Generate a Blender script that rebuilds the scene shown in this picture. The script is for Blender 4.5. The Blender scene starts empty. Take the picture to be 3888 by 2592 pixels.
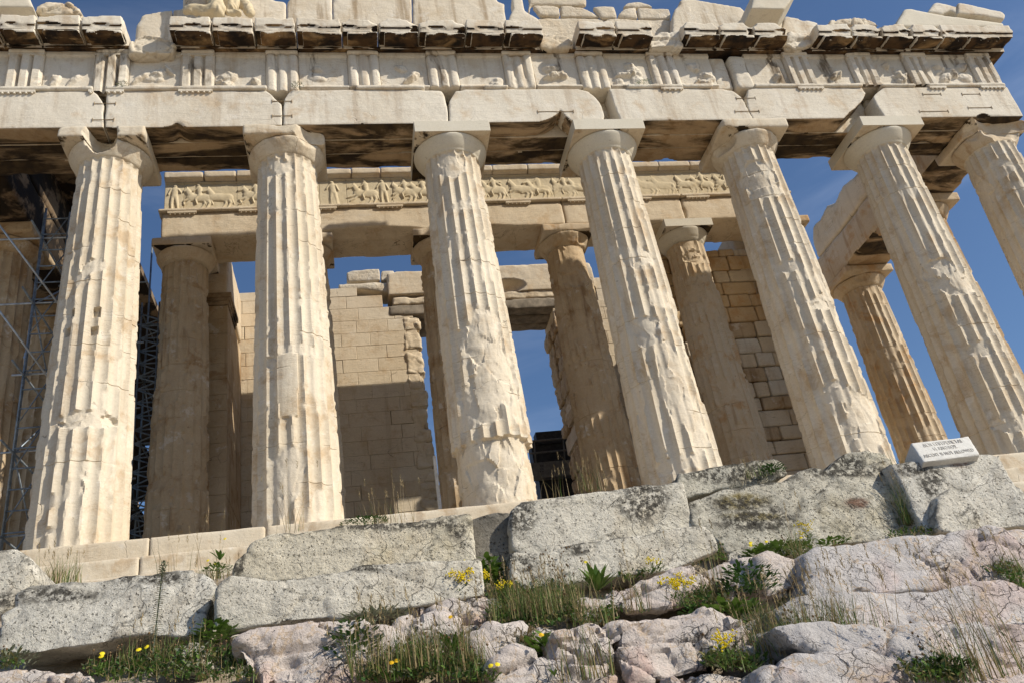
import bpy, bmesh, math, random
import numpy as np
from math import radians, sin, cos, pi

S = bpy.context.scene
COL = S.collection
# ------------------------------------------------------------------ camera
CAM = np.array([-5.291, -18.0715, -5.4217]); YAW, PIT, ROL, FPX = .21807, .48320, -.16414, 3278.0
_f = np.array([sin(YAW)*cos(PIT), cos(YAW)*cos(PIT), sin(PIT)])
_r = np.array([cos(YAW), -sin(YAW), 0.]); _u = np.cross(_r, _f)
CR = np.array([cos(ROL)*_r+sin(ROL)*_u, -sin(ROL)*_r+cos(ROL)*_u, _f])
cd = bpy.data.cameras.new('camera'); cam = bpy.data.objects.new('camera', cd); COL.objects.link(cam)
from mathutils import Matrix, Vector
M = Matrix.Identity(4)
for i in range(3):
    M[i][0] = CR[0][i]; M[i][1] = CR[1][i]; M[i][2] = -CR[2][i]; M[i][3] = CAM[i]
cam.matrix_world = M
cd.sensor_width = 36; cd.lens = 36*FPX/3888; cd.clip_start = .1; cd.clip_end = 3000
S.camera = cam
# ------------------------------------------------------------------ sky, sun, exposure
SUN = np.array([1.0, -.60, .83]); SUN /= np.linalg.norm(SUN)
w = bpy.data.worlds.new("World"); S.world = w; w.use_nodes = True
nt = w.node_tree; bg = nt.nodes['Background']
sky = nt.nodes.new('ShaderNodeTexSky'); sky.sky_type = 'NISHITA'; sky.sun_disc = False
sky.sun_elevation = math.asin(SUN[2]); sky.sun_rotation = math.atan2(SUN[0], SUN[1])
sky.altitude = 150; sky.air_density = 1.0; sky.dust_density = .8; sky.ozone_density = 3.5
mx_ = nt.nodes.new('ShaderNodeMix'); mx_.data_type = 'RGBA'; mx_.blend_type = 'MULTIPLY'; mx_.inputs[0].default_value = 1; mx_.inputs[7].default_value = (.90, 1.0, 1.10, 1)
nt.links.new(sky.outputs[0], mx_.inputs[6]); 
tc_ = nt.nodes.new('ShaderNodeTexCoord'); mp_ = nt.nodes.new('ShaderNodeMapping'); mp_.inputs['Scale'].default_value = (1.2, 2.2, 6.0); mp_.inputs['Rotation'].default_value = (.3, .5, .2)
nz_ = nt.nodes.new('ShaderNodeTexNoise'); nz_.inputs['Scale'].default_value = 1.6; nz_.inputs['Detail'].default_value = 8; nz_.inputs['Roughness'].default_value = .6; nz_.inputs['Distortion'].default_value = .6
rp_ = nt.nodes.new('ShaderNodeMapRange'); rp_.interpolation_type = 'SMOOTHSTEP'; rp_.inputs[1].default_value = .50; rp_.inputs[2].default_value = .78; rp_.inputs[3].default_value = 0; rp_.inputs[4].default_value = .75
ad_ = nt.nodes.new('ShaderNodeMix'); ad_.data_type = 'RGBA'; ad_.blend_type = 'ADD'; ad_.inputs[0].default_value = 1
nt.links.new(tc_.outputs['Generated'], mp_.inputs[0]); nt.links.new(mp_.outputs[0], nz_.inputs['Vector']); nt.links.new(nz_.outputs[0], rp_.inputs[0]); nt.links.new(mx_.outputs[2], ad_.inputs[6]); nt.links.new(rp_.outputs[0], ad_.inputs[7]); nt.links.new(ad_.outputs[2], bg.inputs[0]); bg.inputs[1].default_value = .09
sl = bpy.data.lights.new('sun', 'SUN'); sl.energy = 4.6; sl.angle = radians(.53); sl.color = (1, .92, .785)
so = bpy.data.objects.new('sun', sl); COL.objects.link(so)
so.rotation_euler = Vector(SUN).to_track_quat('Z', 'Y').to_euler(); so.location = (30, -30, 40)
S.view_settings.view_transform = 'Standard'; S.view_settings.look = 'None'
S.view_settings.exposure = 0.2; S.view_settings.gamma = 1
S.render.engine = 'CYCLES'; S.cycles.max_bounces = 6; S.cycles.diffuse_bounces = 4; S.cycles.glossy_bounces = 1; S.cycles.transmission_bounces = 2

# ------------------------------------------------------------------ picture -> place helpers
SC = 1296/2352
CROP = {1: (0, 0), 2: (1296, 0), 3: (2592, 0), 4: (0, 864), 5: (1296, 864), 6: (2592, 864), 7: (0, 1728), 8: (1296, 1728), 9: (2592, 1728)}
def ray(c, x, y):
    u = x*SC+CROP[c][0]; v = y*SC+CROP[c][1]
    return np.array([(u-1944)/FPX, -(v-1296)/FPX, 1.0]) @ CR
def atY(c, x, y, Y):
    d = ray(c, x, y); return CAM+d*(Y-CAM[1])/d[1]
def WZ(c, pts, Y):                       # list of (x,z) on the upright plane y=Y
    return [tuple(atY(c, x, y, Y)[[0, 2]]) for x, y in pts]
def slope_z(y): return -2.9+.526*(y+8.6)
def on_slope(c, x, y, lift=0.):          # where the line of sight meets the rocky bank
    d = ray(c, x, y); n = np.array([0, -.526, 1.0]); c0 = -2.9+.526*8.6+lift
    t = (c0-n@CAM)/(n@d); return CAM+d*t
def on_plane(c, x, y, p0, tilt):         # plane through p0, reclining: dy = tilt*dz
    d = ray(c, x, y); n = np.array([0, 1, -tilt]); t = (n@(p0-CAM))/(n@d); return CAM+d*t
def on_cyl(c, x, y, xc, yc, R):
    d = ray(c, x, y); o = CAM-np.array([xc, yc, 0]); a = d[0]**2+d[1]**2; b = 2*(o[0]*d[0]+o[1]*d[1]); k = o[0]**2+o[1]**2-R*R
    D = max(b*b-4*a*k, 0); t = (-b-math.sqrt(D))/(2*a); p = CAM+d*t
    return math.atan2(p[0]-xc, -(p[1]-yc)), p[2], np.linalg.norm(p-CAM)

# ------------------------------------------------------------------ noise
def _h(ix, iy, iz, s):
    h = (ix.astype(np.uint32)*np.uint32(374761393)+iy.astype(np.uint32)*np.uint32(668265263)+iz.astype(np.uint32)*np.uint32(2246822519)+np.uint32(s*3266489917 & 0xffffffff))
    h = (h ^ (h >> np.uint32(13)))*np.uint32(1274126177); h = (h ^ (h >> np.uint32(16)))*np.uint32(2654435761); h ^= h >> np.uint32(15)
    return (h & np.uint32(0xffffff)).astype(np.float64)/16777215.
def vn(P, s=0):
    P = np.asarray(P, float); i = np.floor(P).astype(np.int64); f = P-i; u = f*f*(3-2*f); r = 0
    for a in (0, 1):
        for b in (0, 1):
            for c in (0, 1):
                wt = (u[..., 0] if a else 1-u[..., 0])*(u[..., 1] if b else 1-u[..., 1])*(u[..., 2] if c else 1-u[..., 2])
                r = r+wt*_h(i[..., 0]+a, i[..., 1]+b, i[..., 2]+c, s)
    return r
def fbm(P, s=0, o=4):
    r = 0; a = .5; t = 0; P = np.asarray(P, float)
    for k in range(o): r = r+a*vn(P*2**k+k*17.3, s+k); t += a; a *= .5
    return r/t
def facets(P, cell, s, ck=1.1):                  # fractured blocks: cell offset, tilt and the crack between cells
    Q = P/np.array(cell); I = np.floor(Q).astype(np.int64); n = len(P); F1 = np.full(n, 9.); F2 = np.full(n, 9.); H = np.zeros(n); G = np.zeros((n, 3)); D = np.zeros((n, 3))
    for a in (-1, 0, 1):
        for b in (-1, 0, 1):
            for c in (-1, 0, 1):
                x, y, z = I[:, 0]+a, I[:, 1]+b, I[:, 2]+c; J = np.stack([_h(x, y, z, s), _h(x, y, z, s+1), _h(x, y, z, s+2)], 1); v = Q-np.stack([x, y, z], 1)-J; d = np.sqrt((v*v).sum(1)); m = d < F1
                F2 = np.where(m, F1, np.minimum(F2, d)); F1 = np.where(m, d, F1); H = np.where(m, _h(x, y, z, s+3), H); G[m] = np.stack([_h(x, y, z, s+4), _h(x, y, z, s+5), _h(x, y, z, s+6)], 1)[m]-.5; D[m] = v[m]
    return (H-.5)*2+(G*D).sum(1)*2.4-ck*np.exp(-((F2-F1)/.05)**2)
def ss(a, b, x): t = np.clip((x-a)/(b-a), 0, 1); return t*t*(3-2*t)

# ------------------------------------------------------------------ objects
def tag(o, label=None, cat=None, group=None, kind=None):
    if label: o['label'] = label
    if cat: o['category'] = cat
    if group: o['group'] = group
    if kind: o['kind'] = kind
    return o
def empty(name, loc, label, cat, group=None):
    o = bpy.data.objects.new(name, None); COL.objects.link(o); o.location = loc; o.empty_display_size = .3
    return tag(o, label, cat, group)
def wloc(o):
    v = Vector((0, 0, 0))
    while o: v = v+o.location; o = o.parent
    return v
def link(name, me, mats, parent=None, smooth=True):
    o = bpy.data.objects.new(name, me); COL.objects.link(o)
    if not isinstance(mats, (list, tuple)): mats = [mats]
    for m in mats: me.materials.append(m)
    if parent: o.parent = parent; o.location = -wloc(parent)
    if smooth: me.polygons.foreach_set('use_smooth', np.ones(len(me.polygons), bool))
    return o
def mesh(name, V, F):
    me = bpy.data.meshes.new(name); me.from_pydata([tuple(v) for v in V], [], [tuple(f) for f in F]); me.update(); return me
def base_at(o):                          # give a single-mesh thing an origin at its base
    me = o.data; n = len(me.vertices); P = np.empty(n*3); me.vertices.foreach_get('co', P); P = P.reshape(-1, 3)
    c = np.array([P[:, 0].mean(), P[:, 1].mean(), P[:, 2].min()]); me.vertices.foreach_set('co', (P-c).ravel()); o.location = c; me.update()
    return o
class MB:
    def __init__(s): s.V = []; s.F = []; s.m = []
    def add(s, V, F, mi=0):
        n = len(s.V); s.V += [tuple(v) for v in V]; s.F += [tuple(i+n for i in f) for f in F]; s.m += [mi]*len(F)
    def box(s, a, b, mi=0):
        x0, y0, z0 = a; x1, y1, z1 = b
        s.add([(x0, y0, z0), (x1, y0, z0), (x1, y1, z0), (x0, y1, z0), (x0, y0, z1), (x1, y0, z1), (x1, y1, z1), (x0, y1, z1)],
              [(0, 3, 2, 1), (4, 5, 6, 7), (0, 1, 5, 4), (1, 2, 6, 5), (2, 3, 7, 6), (3, 0, 4, 7)], mi)
    def tube(s, p, q, r, r2=None, n=8, mi=0, caps=True):
        p = np.array(p, float); q = np.array(q, float); r2 = r if r2 is None else r2; d = q-p; L = np.linalg.norm(d)
        if L < 1e-6: return
        d /= L; a = np.cross(d, [0, 0, 1] if abs(d[2]) < .9 else [1, 0, 0]); a /= np.linalg.norm(a); b = np.cross(d, a); V = []
        for i in range(n):
            t = 2*pi*i/n; e = a*cos(t)+b*sin(t); V += [p+e*r, q+e*r2]
        F = [(2*i, 2*((i+1) % n), 2*((i+1) % n)+1, 2*i+1) for i in range(n)]
        if caps: F += [tuple(range(0, 2*n, 2))[::-1], tuple(range(1, 2*n, 2))]
        s.add(V, F, mi)
    def ball(s, c, r, n=10, m=7, mi=0):
        c = np.array(c, float); r = np.array(r, float)*np.ones(3); V = []; F = []
        for j in range(m+1):
            for i in range(n):
                a = pi*j/m; t = 2*pi*i/n; V.append(c+r*np.array([sin(a)*cos(t), sin(a)*sin(t), cos(a)]))
        for j in range(m):
            for i in range(n): F.append((j*n+i, (j+1)*n+i, (j+1)*n+(i+1) % n, j*n+(i+1) % n))
        s.add(V, F, mi)
    def capsule(s, p, q, r, r2, n=10):
        s.tube(p, q, r, r2, n); s.ball(p, r, n, 6); s.ball(q, r2, n, 6)
    def prism(s, xz, y0, y1, mi=0):      # outline in (x,z), extruded along y
        n = len(xz); s.add([(x, y0, z) for x, z in xz]+[(x, y1, z) for x, z in xz], [tuple(range(n)), tuple(range(2*n-1, n-1, -1))]+[(i, n+i, n+(i+1) % n, (i+1) % n) for i in range(n)], mi)
    def prism_x(s, yz, x0, x1, mi=0):
        n = len(yz); s.add([(x0, y, z) for y, z in yz]+[(x1, y, z) for y, z in yz], [tuple(range(n)), tuple(range(2*n-1, n-1, -1))]+[(i, n+i, n+(i+1) % n, (i+1) % n) for i in range(n)], mi)
    def prism_z(s, xy, z0, z1, mi=0):
        n = len(xy); s.add([(x, y, z0) for x, y in xy]+[(x, y, z1) for x, y in xy], [tuple(range(n)), tuple(range(2*n-1, n-1, -1))]+[(i, n+i, n+(i+1) % n, (i+1) % n) for i in range(n)], mi)
    def hull(s, A, B, mi=0):             # loft between two equally long 3-D loops
        n = len(A); s.add(list(A)+list(B), [tuple(range(n)), tuple(range(2*n-1, n-1, -1))]+[(i, n+i, n+(i+1) % n, (i+1) % n) for i in range(n)], mi)
    def build(s, name, mats, parent=None, smooth=False, fixn=True):
        me = mesh(name, s.V, s.F); me.polygons.foreach_set('material_index', np.array(s.m, np.int32))
        if fixn:
            bm = bmesh.new(); bm.from_mesh(me); bmesh.ops.recalc_face_normals(bm, faces=bm.faces); bm.to_mesh(me); bm.free()
        return link(name, me, mats, parent, smooth)

def worn(mb, name, mats, parent=None, voxel=.04, it=6, wear=.7, rough=.012, rf=3., seed=0, bites=(), chips=0., soffit=False, crack=0., step=0., facet=0.):
    """voxel-remesh a solid, then round and chip its edges unevenly and roughen its faces"""
    me = mesh('tmp', mb.V, mb.F); bm = bmesh.new(); bm.from_mesh(me); bmesh.ops.recalc_face_normals(bm, faces=bm.faces); bm.to_mesh(me); bm.free()
    t = bpy.data.objects.new('tmp', me); COL.objects.link(t); md = t.modifiers.new('r', 'REMESH'); md.mode = 'VOXEL'; md.voxel_size = voxel
    dg = bpy.context.evaluated_depsgraph_get(); out = bpy.data.meshes.new_from_object(t.evaluated_get(dg)); bpy.data.objects.remove(t); bpy.data.meshes.remove(me)
    out.name = name; n = len(out.vertices); P = np.empty(n*3); out.vertices.foreach_get('co', P); P = P.reshape(-1, 3)
    E = np.empty(len(out.edges)*2, np.int32); out.edges.foreach_get('vertices', E); E = E.reshape(-1, 2)
    deg = np.bincount(E.ravel(), minlength=n).astype(float); deg[deg == 0] = 1
    def sm(Q):
        R = np.empty_like(Q)
        for k in range(3): R[:, k] = (np.bincount(E[:, 0], Q[E[:, 1], k], n)+np.bincount(E[:, 1], Q[E[:, 0], k], n))/deg
        return R
    Q = sm(P); P1 = Q.copy()
    for _ in range(it): Q = sm(Q)
    m = np.clip(wear*2*ss(.3, .75, fbm(P*1.7, seed, 3)), 0, 1.6)[:, None]
    P2 = P1+m*(Q-P1)
    if chips > 0:                        # bigger flakes knocked off edges
        Q2 = Q
        for _ in range(it*2): Q2 = sm(Q2)
        c = ss(.58, .66, fbm(P*1.1+9, seed+3, 3))[:, None]; P2 = P2+chips*c*(Q2-P2)*1.5
    for (c, r, d) in bites:
        c = np.array(c, float); r = np.array(r, float); d = np.array(d, float); q = (P2-c)/r; q = q*(1+.35*(fbm(P2*4, seed+8, 3)-.5))[:, None]
        e = d/r; A = e@e; B = 2*(q@e); Cc = (q*q).sum(1)-1; ins = Cc < 0
        tt = (-B+np.sqrt(np.maximum(B*B-4*A*Cc, 0)))/(2*A); P2 = np.where(ins[:, None], P2+tt[:, None]*d, P2)
        for _ in range(5): P2 = np.where(ins[:, None], sm(P2), P2)
    out.vertices.foreach_set('co', P2.ravel()); out.update()
    N = np.empty(n*3); out.vertices.foreach_get('normal', N); N = N.reshape(-1, 3)
    h = rough*2*(fbm(P2*rf, seed+5, 4)-.5)
    if crack > 0:
        g = fbm(P2*1.6+np.stack([fbm(P2*3, seed+21, 2)]*3, 1), seed+20, 3); h = h-crack*np.exp(-((g-.5)/.012)**2)
    if facet > 0:
        W3 = P2+.10*np.stack([fbm(P2*2.5, seed+60, 3), fbm(P2*2.5+7, seed+61, 3), fbm(P2*2.5+13, seed+62, 3)], 1); h = h+facet*facets(W3, (.66, .66, .42), seed+50, 1.0)+facet*.32*facets(W3, (.23, .23, .15), seed+70, .9)
    if step > 0:
        g = fbm(P2*np.array([1.1, 1.1, 1.9])+seed*3.7, seed+30, 3)*7; fr = g-np.floor(g); h = h+step*((np.floor(g)+ss(.42, .58, fr))/7-.5)*2
        g = fbm(P2*4.3+seed, seed+40, 3)*6; fr = g-np.floor(g); h = h+step*.35*((np.floor(g)+ss(.4, .6, fr))/6-.5)*2
    P2 = P2+N*h[:, None]; out.vertices.foreach_set('co', P2.ravel()); out.update()
    o = link(name, out, mats, parent, True)
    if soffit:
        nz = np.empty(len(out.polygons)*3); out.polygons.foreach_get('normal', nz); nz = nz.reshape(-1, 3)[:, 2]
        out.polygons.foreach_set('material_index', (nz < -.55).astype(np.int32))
    return o
def grid_slab(name, x0, x1, z0, z1, yf, depth, hf, mats, parent, res=.04):
    """slab whose front (towards -y) carries a relief hf(X,Z)"""
    nx = max(2, int((x1-x0)/res)); nz = max(2, int((z1-z0)/res)); X, Z = np.meshgrid(np.linspace(x0, x1, nx+1), np.linspace(z0, z1, nz+1))
    Y = yf-hf(X, Z); V = np.stack([X, Y, Z], -1).reshape(-1, 3).tolist(); w_ = nx+1
    F = [(j*w_+i, j*w_+i+1, (j+1)*w_+i+1, (j+1)*w_+i) for j in range(nz) for i in range(nx)]
    b = len(V); rim = [i for i in range(w_)]+[j*w_+nx for j in range(1, nz+1)]+[nz*w_+i for i in range(nx-1, -1, -1)]+[j*w_ for j in range(nz-1, 0, -1)]
    V += [(V[i][0], yf+depth, V[i][2]) for i in rim]; k = len(rim)
    F += [(rim[i], b+i, b+(i+1) % k, rim[(i+1) % k]) for i in range(k)]+[tuple(range(b, b+k))]
    return link(name, mesh(name, V, F), mats, parent, True)
# ------------------------------------------------------------------ materials
class NT:
    def __init__(s, name):
        s.mat = bpy.data.materials.new(name); s.mat.use_nodes = True; s.t = s.mat.node_tree; s.b = s.t.nodes['Principled BSDF']
        s.co = s.n('ShaderNodeTexCoord').outputs['Object']
    def n(s, t, **k):
        x = s.t.nodes.new(t)
        for a, v in k.items(): setattr(x, a, v)
        return x
    def set(s, sock, v):
        if hasattr(v, 'is_linked') or hasattr(v, 'links'): s.t.links.new(v, sock)
        elif isinstance(v, (tuple, list)) and len(v) == 3 and sock.type == 'RGBA': sock.default_value = (*v, 1)
        else: sock.default_value = v
    def map(s, scale=(1, 1, 1), rot=(0, 0, 0), v=None):
        x = s.n('ShaderNodeMapping'); s.set(x.inputs[0], v or s.co); x.inputs['Scale'].default_value = scale; x.inputs['Rotation'].default_value = rot; return x.outputs[0]
    def noise(s, scale, det=5, rough=.6, v=None, dist=0.):
        x = s.n('ShaderNodeTexNoise'); s.set(x.inputs['Vector'], v or s.co); x.inputs['Scale'].default_value = scale; x.inputs['Detail'].default_value = det
        x.inputs['Roughness'].default_value = rough; x.inputs['Distortion'].default_value = dist; return x.outputs[0]
    def vor(s, scale, v=None, feat='DISTANCE_TO_EDGE'):
        x = s.n('ShaderNodeTexVoronoi'); x.feature = feat; s.set(x.inputs['Vector'], v or s.co); x.inputs['Scale'].default_value = scale; return x.outputs[0] if feat == 'DISTANCE_TO_EDGE' else x.outputs['Distance']
    def ramp(s, f, a, b, lo=0., hi=1.):
        x = s.n('ShaderNodeMapRange'); x.interpolation_type = 'SMOOTHSTEP'; s.set(x.inputs[0], f); x.inputs[1].default_value = a; x.inputs[2].default_value = b; x.inputs[3].default_value = lo; x.inputs[4].default_value = hi; return x.outputs[0]
    def mul(s, a, b, op='MULTIPLY'):
        x = s.n('ShaderNodeMath'); x.operation = op; s.set(x.inputs[0], a); s.set(x.inputs[1], b); return x.outputs[0]
    def mix(s, f, a, b, mode='MIX'):
        x = s.n('ShaderNodeMix'); x.data_type = 'RGBA'; x.blend_type = mode; s.set(x.inputs[0], f); s.set(x.inputs[6], a); s.set(x.inputs[7], b); return x.outputs[2]
    def addv(s, a, b, k):
        x = s.n('ShaderNodeVectorMath'); x.operation = 'SCALE'; s.set(x.inputs[0], b); x.inputs['Scale'].default_value = k
        y = s.n('ShaderNodeVectorMath'); y.operation = 'ADD'; s.set(y.inputs[0], a); s.t.links.new(x.outputs[0], y.inputs[1]); return y.outputs[0]
    def noisev(s, scale, v=None):
        x = s.n('ShaderNodeTexNoise'); s.set(x.inputs['Vector'], v or s.co); x.inputs['Scale'].default_value = scale; x.inputs['Detail'].default_value = 3; return x.outputs['Color']
    def bump(s, h, strength=.5, dist=.02, n=None):
        x = s.n('ShaderNodeBump'); x.inputs['Strength'].default_value = strength; x.inputs['Distance'].default_value = dist; s.set(x.inputs['Height'], h)
        if n: s.t.links.new(n, x.inputs['Normal'])
        return x.outputs[0]
    def done(s, col, rough=.85, normal=None, spec=.25):
        s.set(s.b.inputs['Base Color'], col); s.set(s.b.inputs['Roughness'], rough); s.b.inputs['Specular IOR Level'].default_value = spec
        if normal: s.t.links.new(normal, s.b.inputs['Normal'])
        return s.mat
def marble(name, ca, cb, pat, pat_amt=.5, streak=.35, crackamt=.8, vein=.4, bumpk=.5, white=.4, crust=None, crust_lo=.45, crust_hi=.5, rust=None, cscale=(1, 1, 1)):
    k = NT(name)
    c = k.mix(k.ramp(k.noise(.55, 6, .6), .35, .65), ca, cb)
    c = k.mix(k.mul(k.ramp(k.noise(1.4, 9, .68, dist=.4), .50, .66), pat_amt), c, pat)
    c = k.mix(k.mul(k.ramp(k.noise(1.1, 6, .6, k.map((2.6, 2.6, .22))), .52, .70), streak), c, (pat[0]*.62, pat[1]*.58, pat[2]*.55))
    c = k.mix(k.mul(k.ramp(k.noise(2.3, 8, .7, k.map((1, 1, 1), (.4, .8, .2))), .56, .66), white), c, (.74, .70, .63))
    vv = k.noise(1.0, 6, .62, k.map((.8, .8, 9), (.10, .16, 0)), .8)
    v = k.mul(k.ramp(k.mul(k.mul(vv, .5, 'SUBTRACT'), 0, 'ABSOLUTE') if False else k.mul(vv, .5, 'SUBTRACT'), -.012, 0, 0, 1), k.ramp(k.mul(vv, .5, 'SUBTRACT'), 0, .012, 1, 0))
    v = k.mul(v, k.ramp(k.noise(.8, 3), .45, .6)); c = k.mix(k.mul(v, vein), c, (.22, .17, .12))
    dv = k.addv(k.co, k.noisev(2.5), .35); e = k.vor(.75, dv); cr = k.mul(k.ramp(e, .0, .006, 1, 0), k.ramp(k.noise(.9, 3), .56, .68))
    c = k.mix(k.mul(cr, crackamt), c, (.10, .075, .05))
    at = k.n('ShaderNodeAttribute', attribute_name='fresh').outputs['Fac']; c = k.mix(k.mul(at, k.ramp(k.noise(3.5, 5), .3, .6, .25, .85)), c, (ca[0]*1.12, ca[1]*1.16, ca[2]*1.24))
    g = k.noise(22, 6, .7); c = k.mix(.35, c, k.mix(k.ramp(g, .3, .7), (.80, .80, .80), (1.12, 1.12, 1.12)), 'MULTIPLY')
    pit = k.mul(k.ramp(k.noise(9, 4, .6), .66, .74), .5); c = k.mix(pit, c, (pat[0]*.5, pat[1]*.45, pat[2]*.4))
    if crust:
        nn = k.noise(.85, 7, .62, k.map(cscale), .5); m = k.ramp(nn, crust_lo, crust_hi)
        cc = k.mix(k.ramp(k.noise(2.2, 6), .4, .62), crust, rust or crust)
        c = k.mix(m, c, cc)
    h = k.mul(k.noise(5, 8, .65), 1.0); h2 = k.mul(k.noise(1.0, 6, .6, k.map((1.5, 1.5, 9), (.1, .16, 0))), .5)
    n1 = k.bump(k.mul(k.mul(h, h2, 'ADD'), k.mul(cr, -.8), 'ADD'), bumpk, .035); n2 = k.bump(k.noise(40, 5, .7), bumpk*.5, .008, n1)
    return k.done(c, .85, n2, .2)
MAR = marble('weathered_marble', (.585, .50, .375), (.635, .565, .45), (.42, .285, .155), .6, .36, .75, .55)
MARW = marble('pale_marble', (.62, .555, .45), (.69, .635, .535), (.50, .36, .215), .5, .36, .35, .5)
MARN = marble('fresh_marble', (.60, .545, .44), (.62, .575, .475), (.56, .48, .36), .25, .10, .15, .35, .12, .1)
MARI = marble('brown_marble', (.43, .315, .19), (.52, .40, .26), (.30, .175, .075), .75, .7, .9, .4)
MARB = marble('rusty_marble', (.48, .37, .24), (.55, .46, .34), (.44, .24, .085), .65, .5, .5, .4, .5, .2)
WALL = marble('wall_marble', (.60, .49, .345), (.64, .54, .40), (.47, .31, .16), .45, .25, .9, .7, .5, .2)
CAST = marble('cast_marble', (.57, .475, .315), (.61, .515, .355), (.50, .38, .2), .3, .1, .1, 0, .12, 0)
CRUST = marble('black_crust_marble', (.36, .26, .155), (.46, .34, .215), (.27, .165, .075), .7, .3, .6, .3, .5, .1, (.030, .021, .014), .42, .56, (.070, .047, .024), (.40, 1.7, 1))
WALL2 = marble('wall_marble_brown', (.585, .475, .33), (.625, .525, .385), (.45, .30, .155), .5, .3, .7, .6, .6, .1)
WALL3 = marble('wall_marble_pale', (.61, .51, .37), (.65, .56, .425), (.50, .36, .2), .35, .2, .7, .5, .5, .3)
ABU = marble('stained_capital_marble', (.56, .47, .35), (.62, .54, .42), (.44, .30, .16), .6, .3, .4, .3, .5, .1, (.025, .018, .012), .53, .58, (.07, .045, .02), (1.1, 1.1, 1))
ORM = marble('orange_stained_marble', (.54, .375, .20), (.60, .46, .29), (.48, .245, .08), .6, .4, .4, .4, .5, .2)
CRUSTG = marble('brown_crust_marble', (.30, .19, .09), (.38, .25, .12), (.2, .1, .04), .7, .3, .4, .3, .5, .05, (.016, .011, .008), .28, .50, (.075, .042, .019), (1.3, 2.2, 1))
MARF = marble('streaked_frieze_marble', (.62, .55, .44), (.69, .63, .53), (.50, .36, .21), .45, .35, .3, .5, .6, .4, (.12, .09, .06), .55, .68, (.22, .165, .11), (2.0, 2.0, .55))
DKMAR = marble('dark_brown_marble', (.20, .14, .085), (.27, .20, .125), (.14, .08, .04), .6, .4, .5, .4, .5, .1, (.016, .012, .009), .45, .52, (.03, .02, .012), (.7, .7, .7))  # dark brown marble with near-black patches, for north flank beams and ceiling
def limestone(name, ca, cb, dark, pits=.6, yel=.0, bumpk=.8, lich=.35, crackk=.0, pl=.46, blush=None):
    k = NT(name)
    c = k.mix(k.ramp(k.noise(1.1, 7, .62), .35, .66), ca, cb)
    if blush:
        c = k.mix(k.mul(k.ramp(k.noise(1.5, 5, .55, dist=.5), .48, .64), .8), c, blush)
        vt = k.noise(1.0, 5, .6, k.map((1.3, 1.3, 1.3), (.5, .3, .9)), .8); vb = k.mul(k.ramp(vt, .485, .50), k.ramp(vt, .50, .515, 1, 0)); c = k.mix(k.mul(vb, .6), c, (.50, .36, .22))
    c = k.mix(k.mul(k.ramp(k.noise(.9, 5), .55, .7), yel), c, (.52, .44, .26))
    c = k.mix(k.mul(k.ramp(k.noise(1.3, 7, .65, k.map((1, 1, .5)), .4), .54, .70), .45), c, (ca[0]*.72, ca[1]*.62, ca[2]*.50))
    c = k.mix(k.mul(k.ramp(k.noise(1.7, 9, .72, dist=.3), .57, .68), lich), c, dark)
    p1 = k.vor(26, k.addv(k.co, k.noisev(9), .12), 'F1'); pm = k.mul(k.ramp(p1, .08, .22, 1, 0), k.ramp(k.noise(2.6, 5), pl, pl+.14)); 
    p2 = k.mul(k.ramp(k.noise(36, 4, .65), .60, .68), k.ramp(k.noise(2.1, 4), pl-.04, pl+.14))
    pm = k.mul(pm, p2, 'MAXIMUM'); c = k.mix(k.mul(pm, pits), c, (dark[0]*.6, dark[1]*.6, dark[2]*.6))
    nz = k.n('ShaderNodeSeparateXYZ'); k.t.links.new(k.n('ShaderNodeNewGeometry').outputs['Normal'], nz.inputs[0])
    A_t = lambda nm: k.n('ShaderNodeAttribute', attribute_name=nm).outputs['Fac']
    c = k.mix(k.mul(A_t('rust'), k.ramp(k.noise(12, 5, .7), .35, .55, .45, .9)), c, (.17, .085, .055)); c = k.mix(k.mul(A_t('moss'), k.ramp(k.noise(14, 6, .7), .40, .56, .3, .9)), c, (.20, .155, .045))
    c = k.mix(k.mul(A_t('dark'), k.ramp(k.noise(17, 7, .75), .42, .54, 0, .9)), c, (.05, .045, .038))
    up = k.mul(k.ramp(nz.outputs[2], .12, .55), k.ramp(k.noise(7, 6, .7), .44, .56)); c = k.mix(k.mul(up, lich*1.4 if pits > .5 else 0.), c, (.05, .045, .036))
    e = k.vor(2.6, k.addv(k.co, k.noisev(2.2), .5)); cr = k.mul(k.ramp(e, 0, .012, 1, 0), k.ramp(k.noise(1.6, 3), .48, .60))
    e2 = k.vor(9, k.addv(k.co, k.noisev(6), .18)); cr = k.mul(cr, k.mul(k.mul(k.ramp(e2, 0, .03, 1, 0), k.ramp(k.noise(2.4, 3), .50, .64)), .4 if blush else .0), 'MAXIMUM')
    c = k.mix(k.mul(cr, crackk), c, (.09, .07, .06))
    g = k.noise(30, 6, .75); c = k.mix(.5, c, k.mix(k.ramp(g, .3, .7), (.78, .78, .78), (1.12, 1.12, 1.12)), 'MULTIPLY')
    h = k.mul(k.mul(k.noise(6, 9, .7), k.mul(pm, -.7), 'ADD'), k.mul(cr, -1.2*max(crackk, .2)), 'ADD')
    n1 = k.bump(h, bumpk, .05); n2 = k.bump(k.noise(55, 5, .75), bumpk*.6, .01, n1)
    return k.done(c, .92, n2, .1)
POROS = limestone('grey_poros', (.61, .57, .485), (.70, .66, .57), (.15, .125, .10), .55, .25, 1.2, .45, .15, .40)
POROSY = limestone('cream_poros', (.60, .54, .42), (.68, .625, .51), (.15, .12, .09), .55, .5, 1.2, .5, .15, .40)
DKPOROS = limestone('black_lichen_poros', (.16, .145, .12), (.30, .28, .24), (.05, .045, .04), .9, .1, 1.0, .8, .3, .40)
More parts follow.
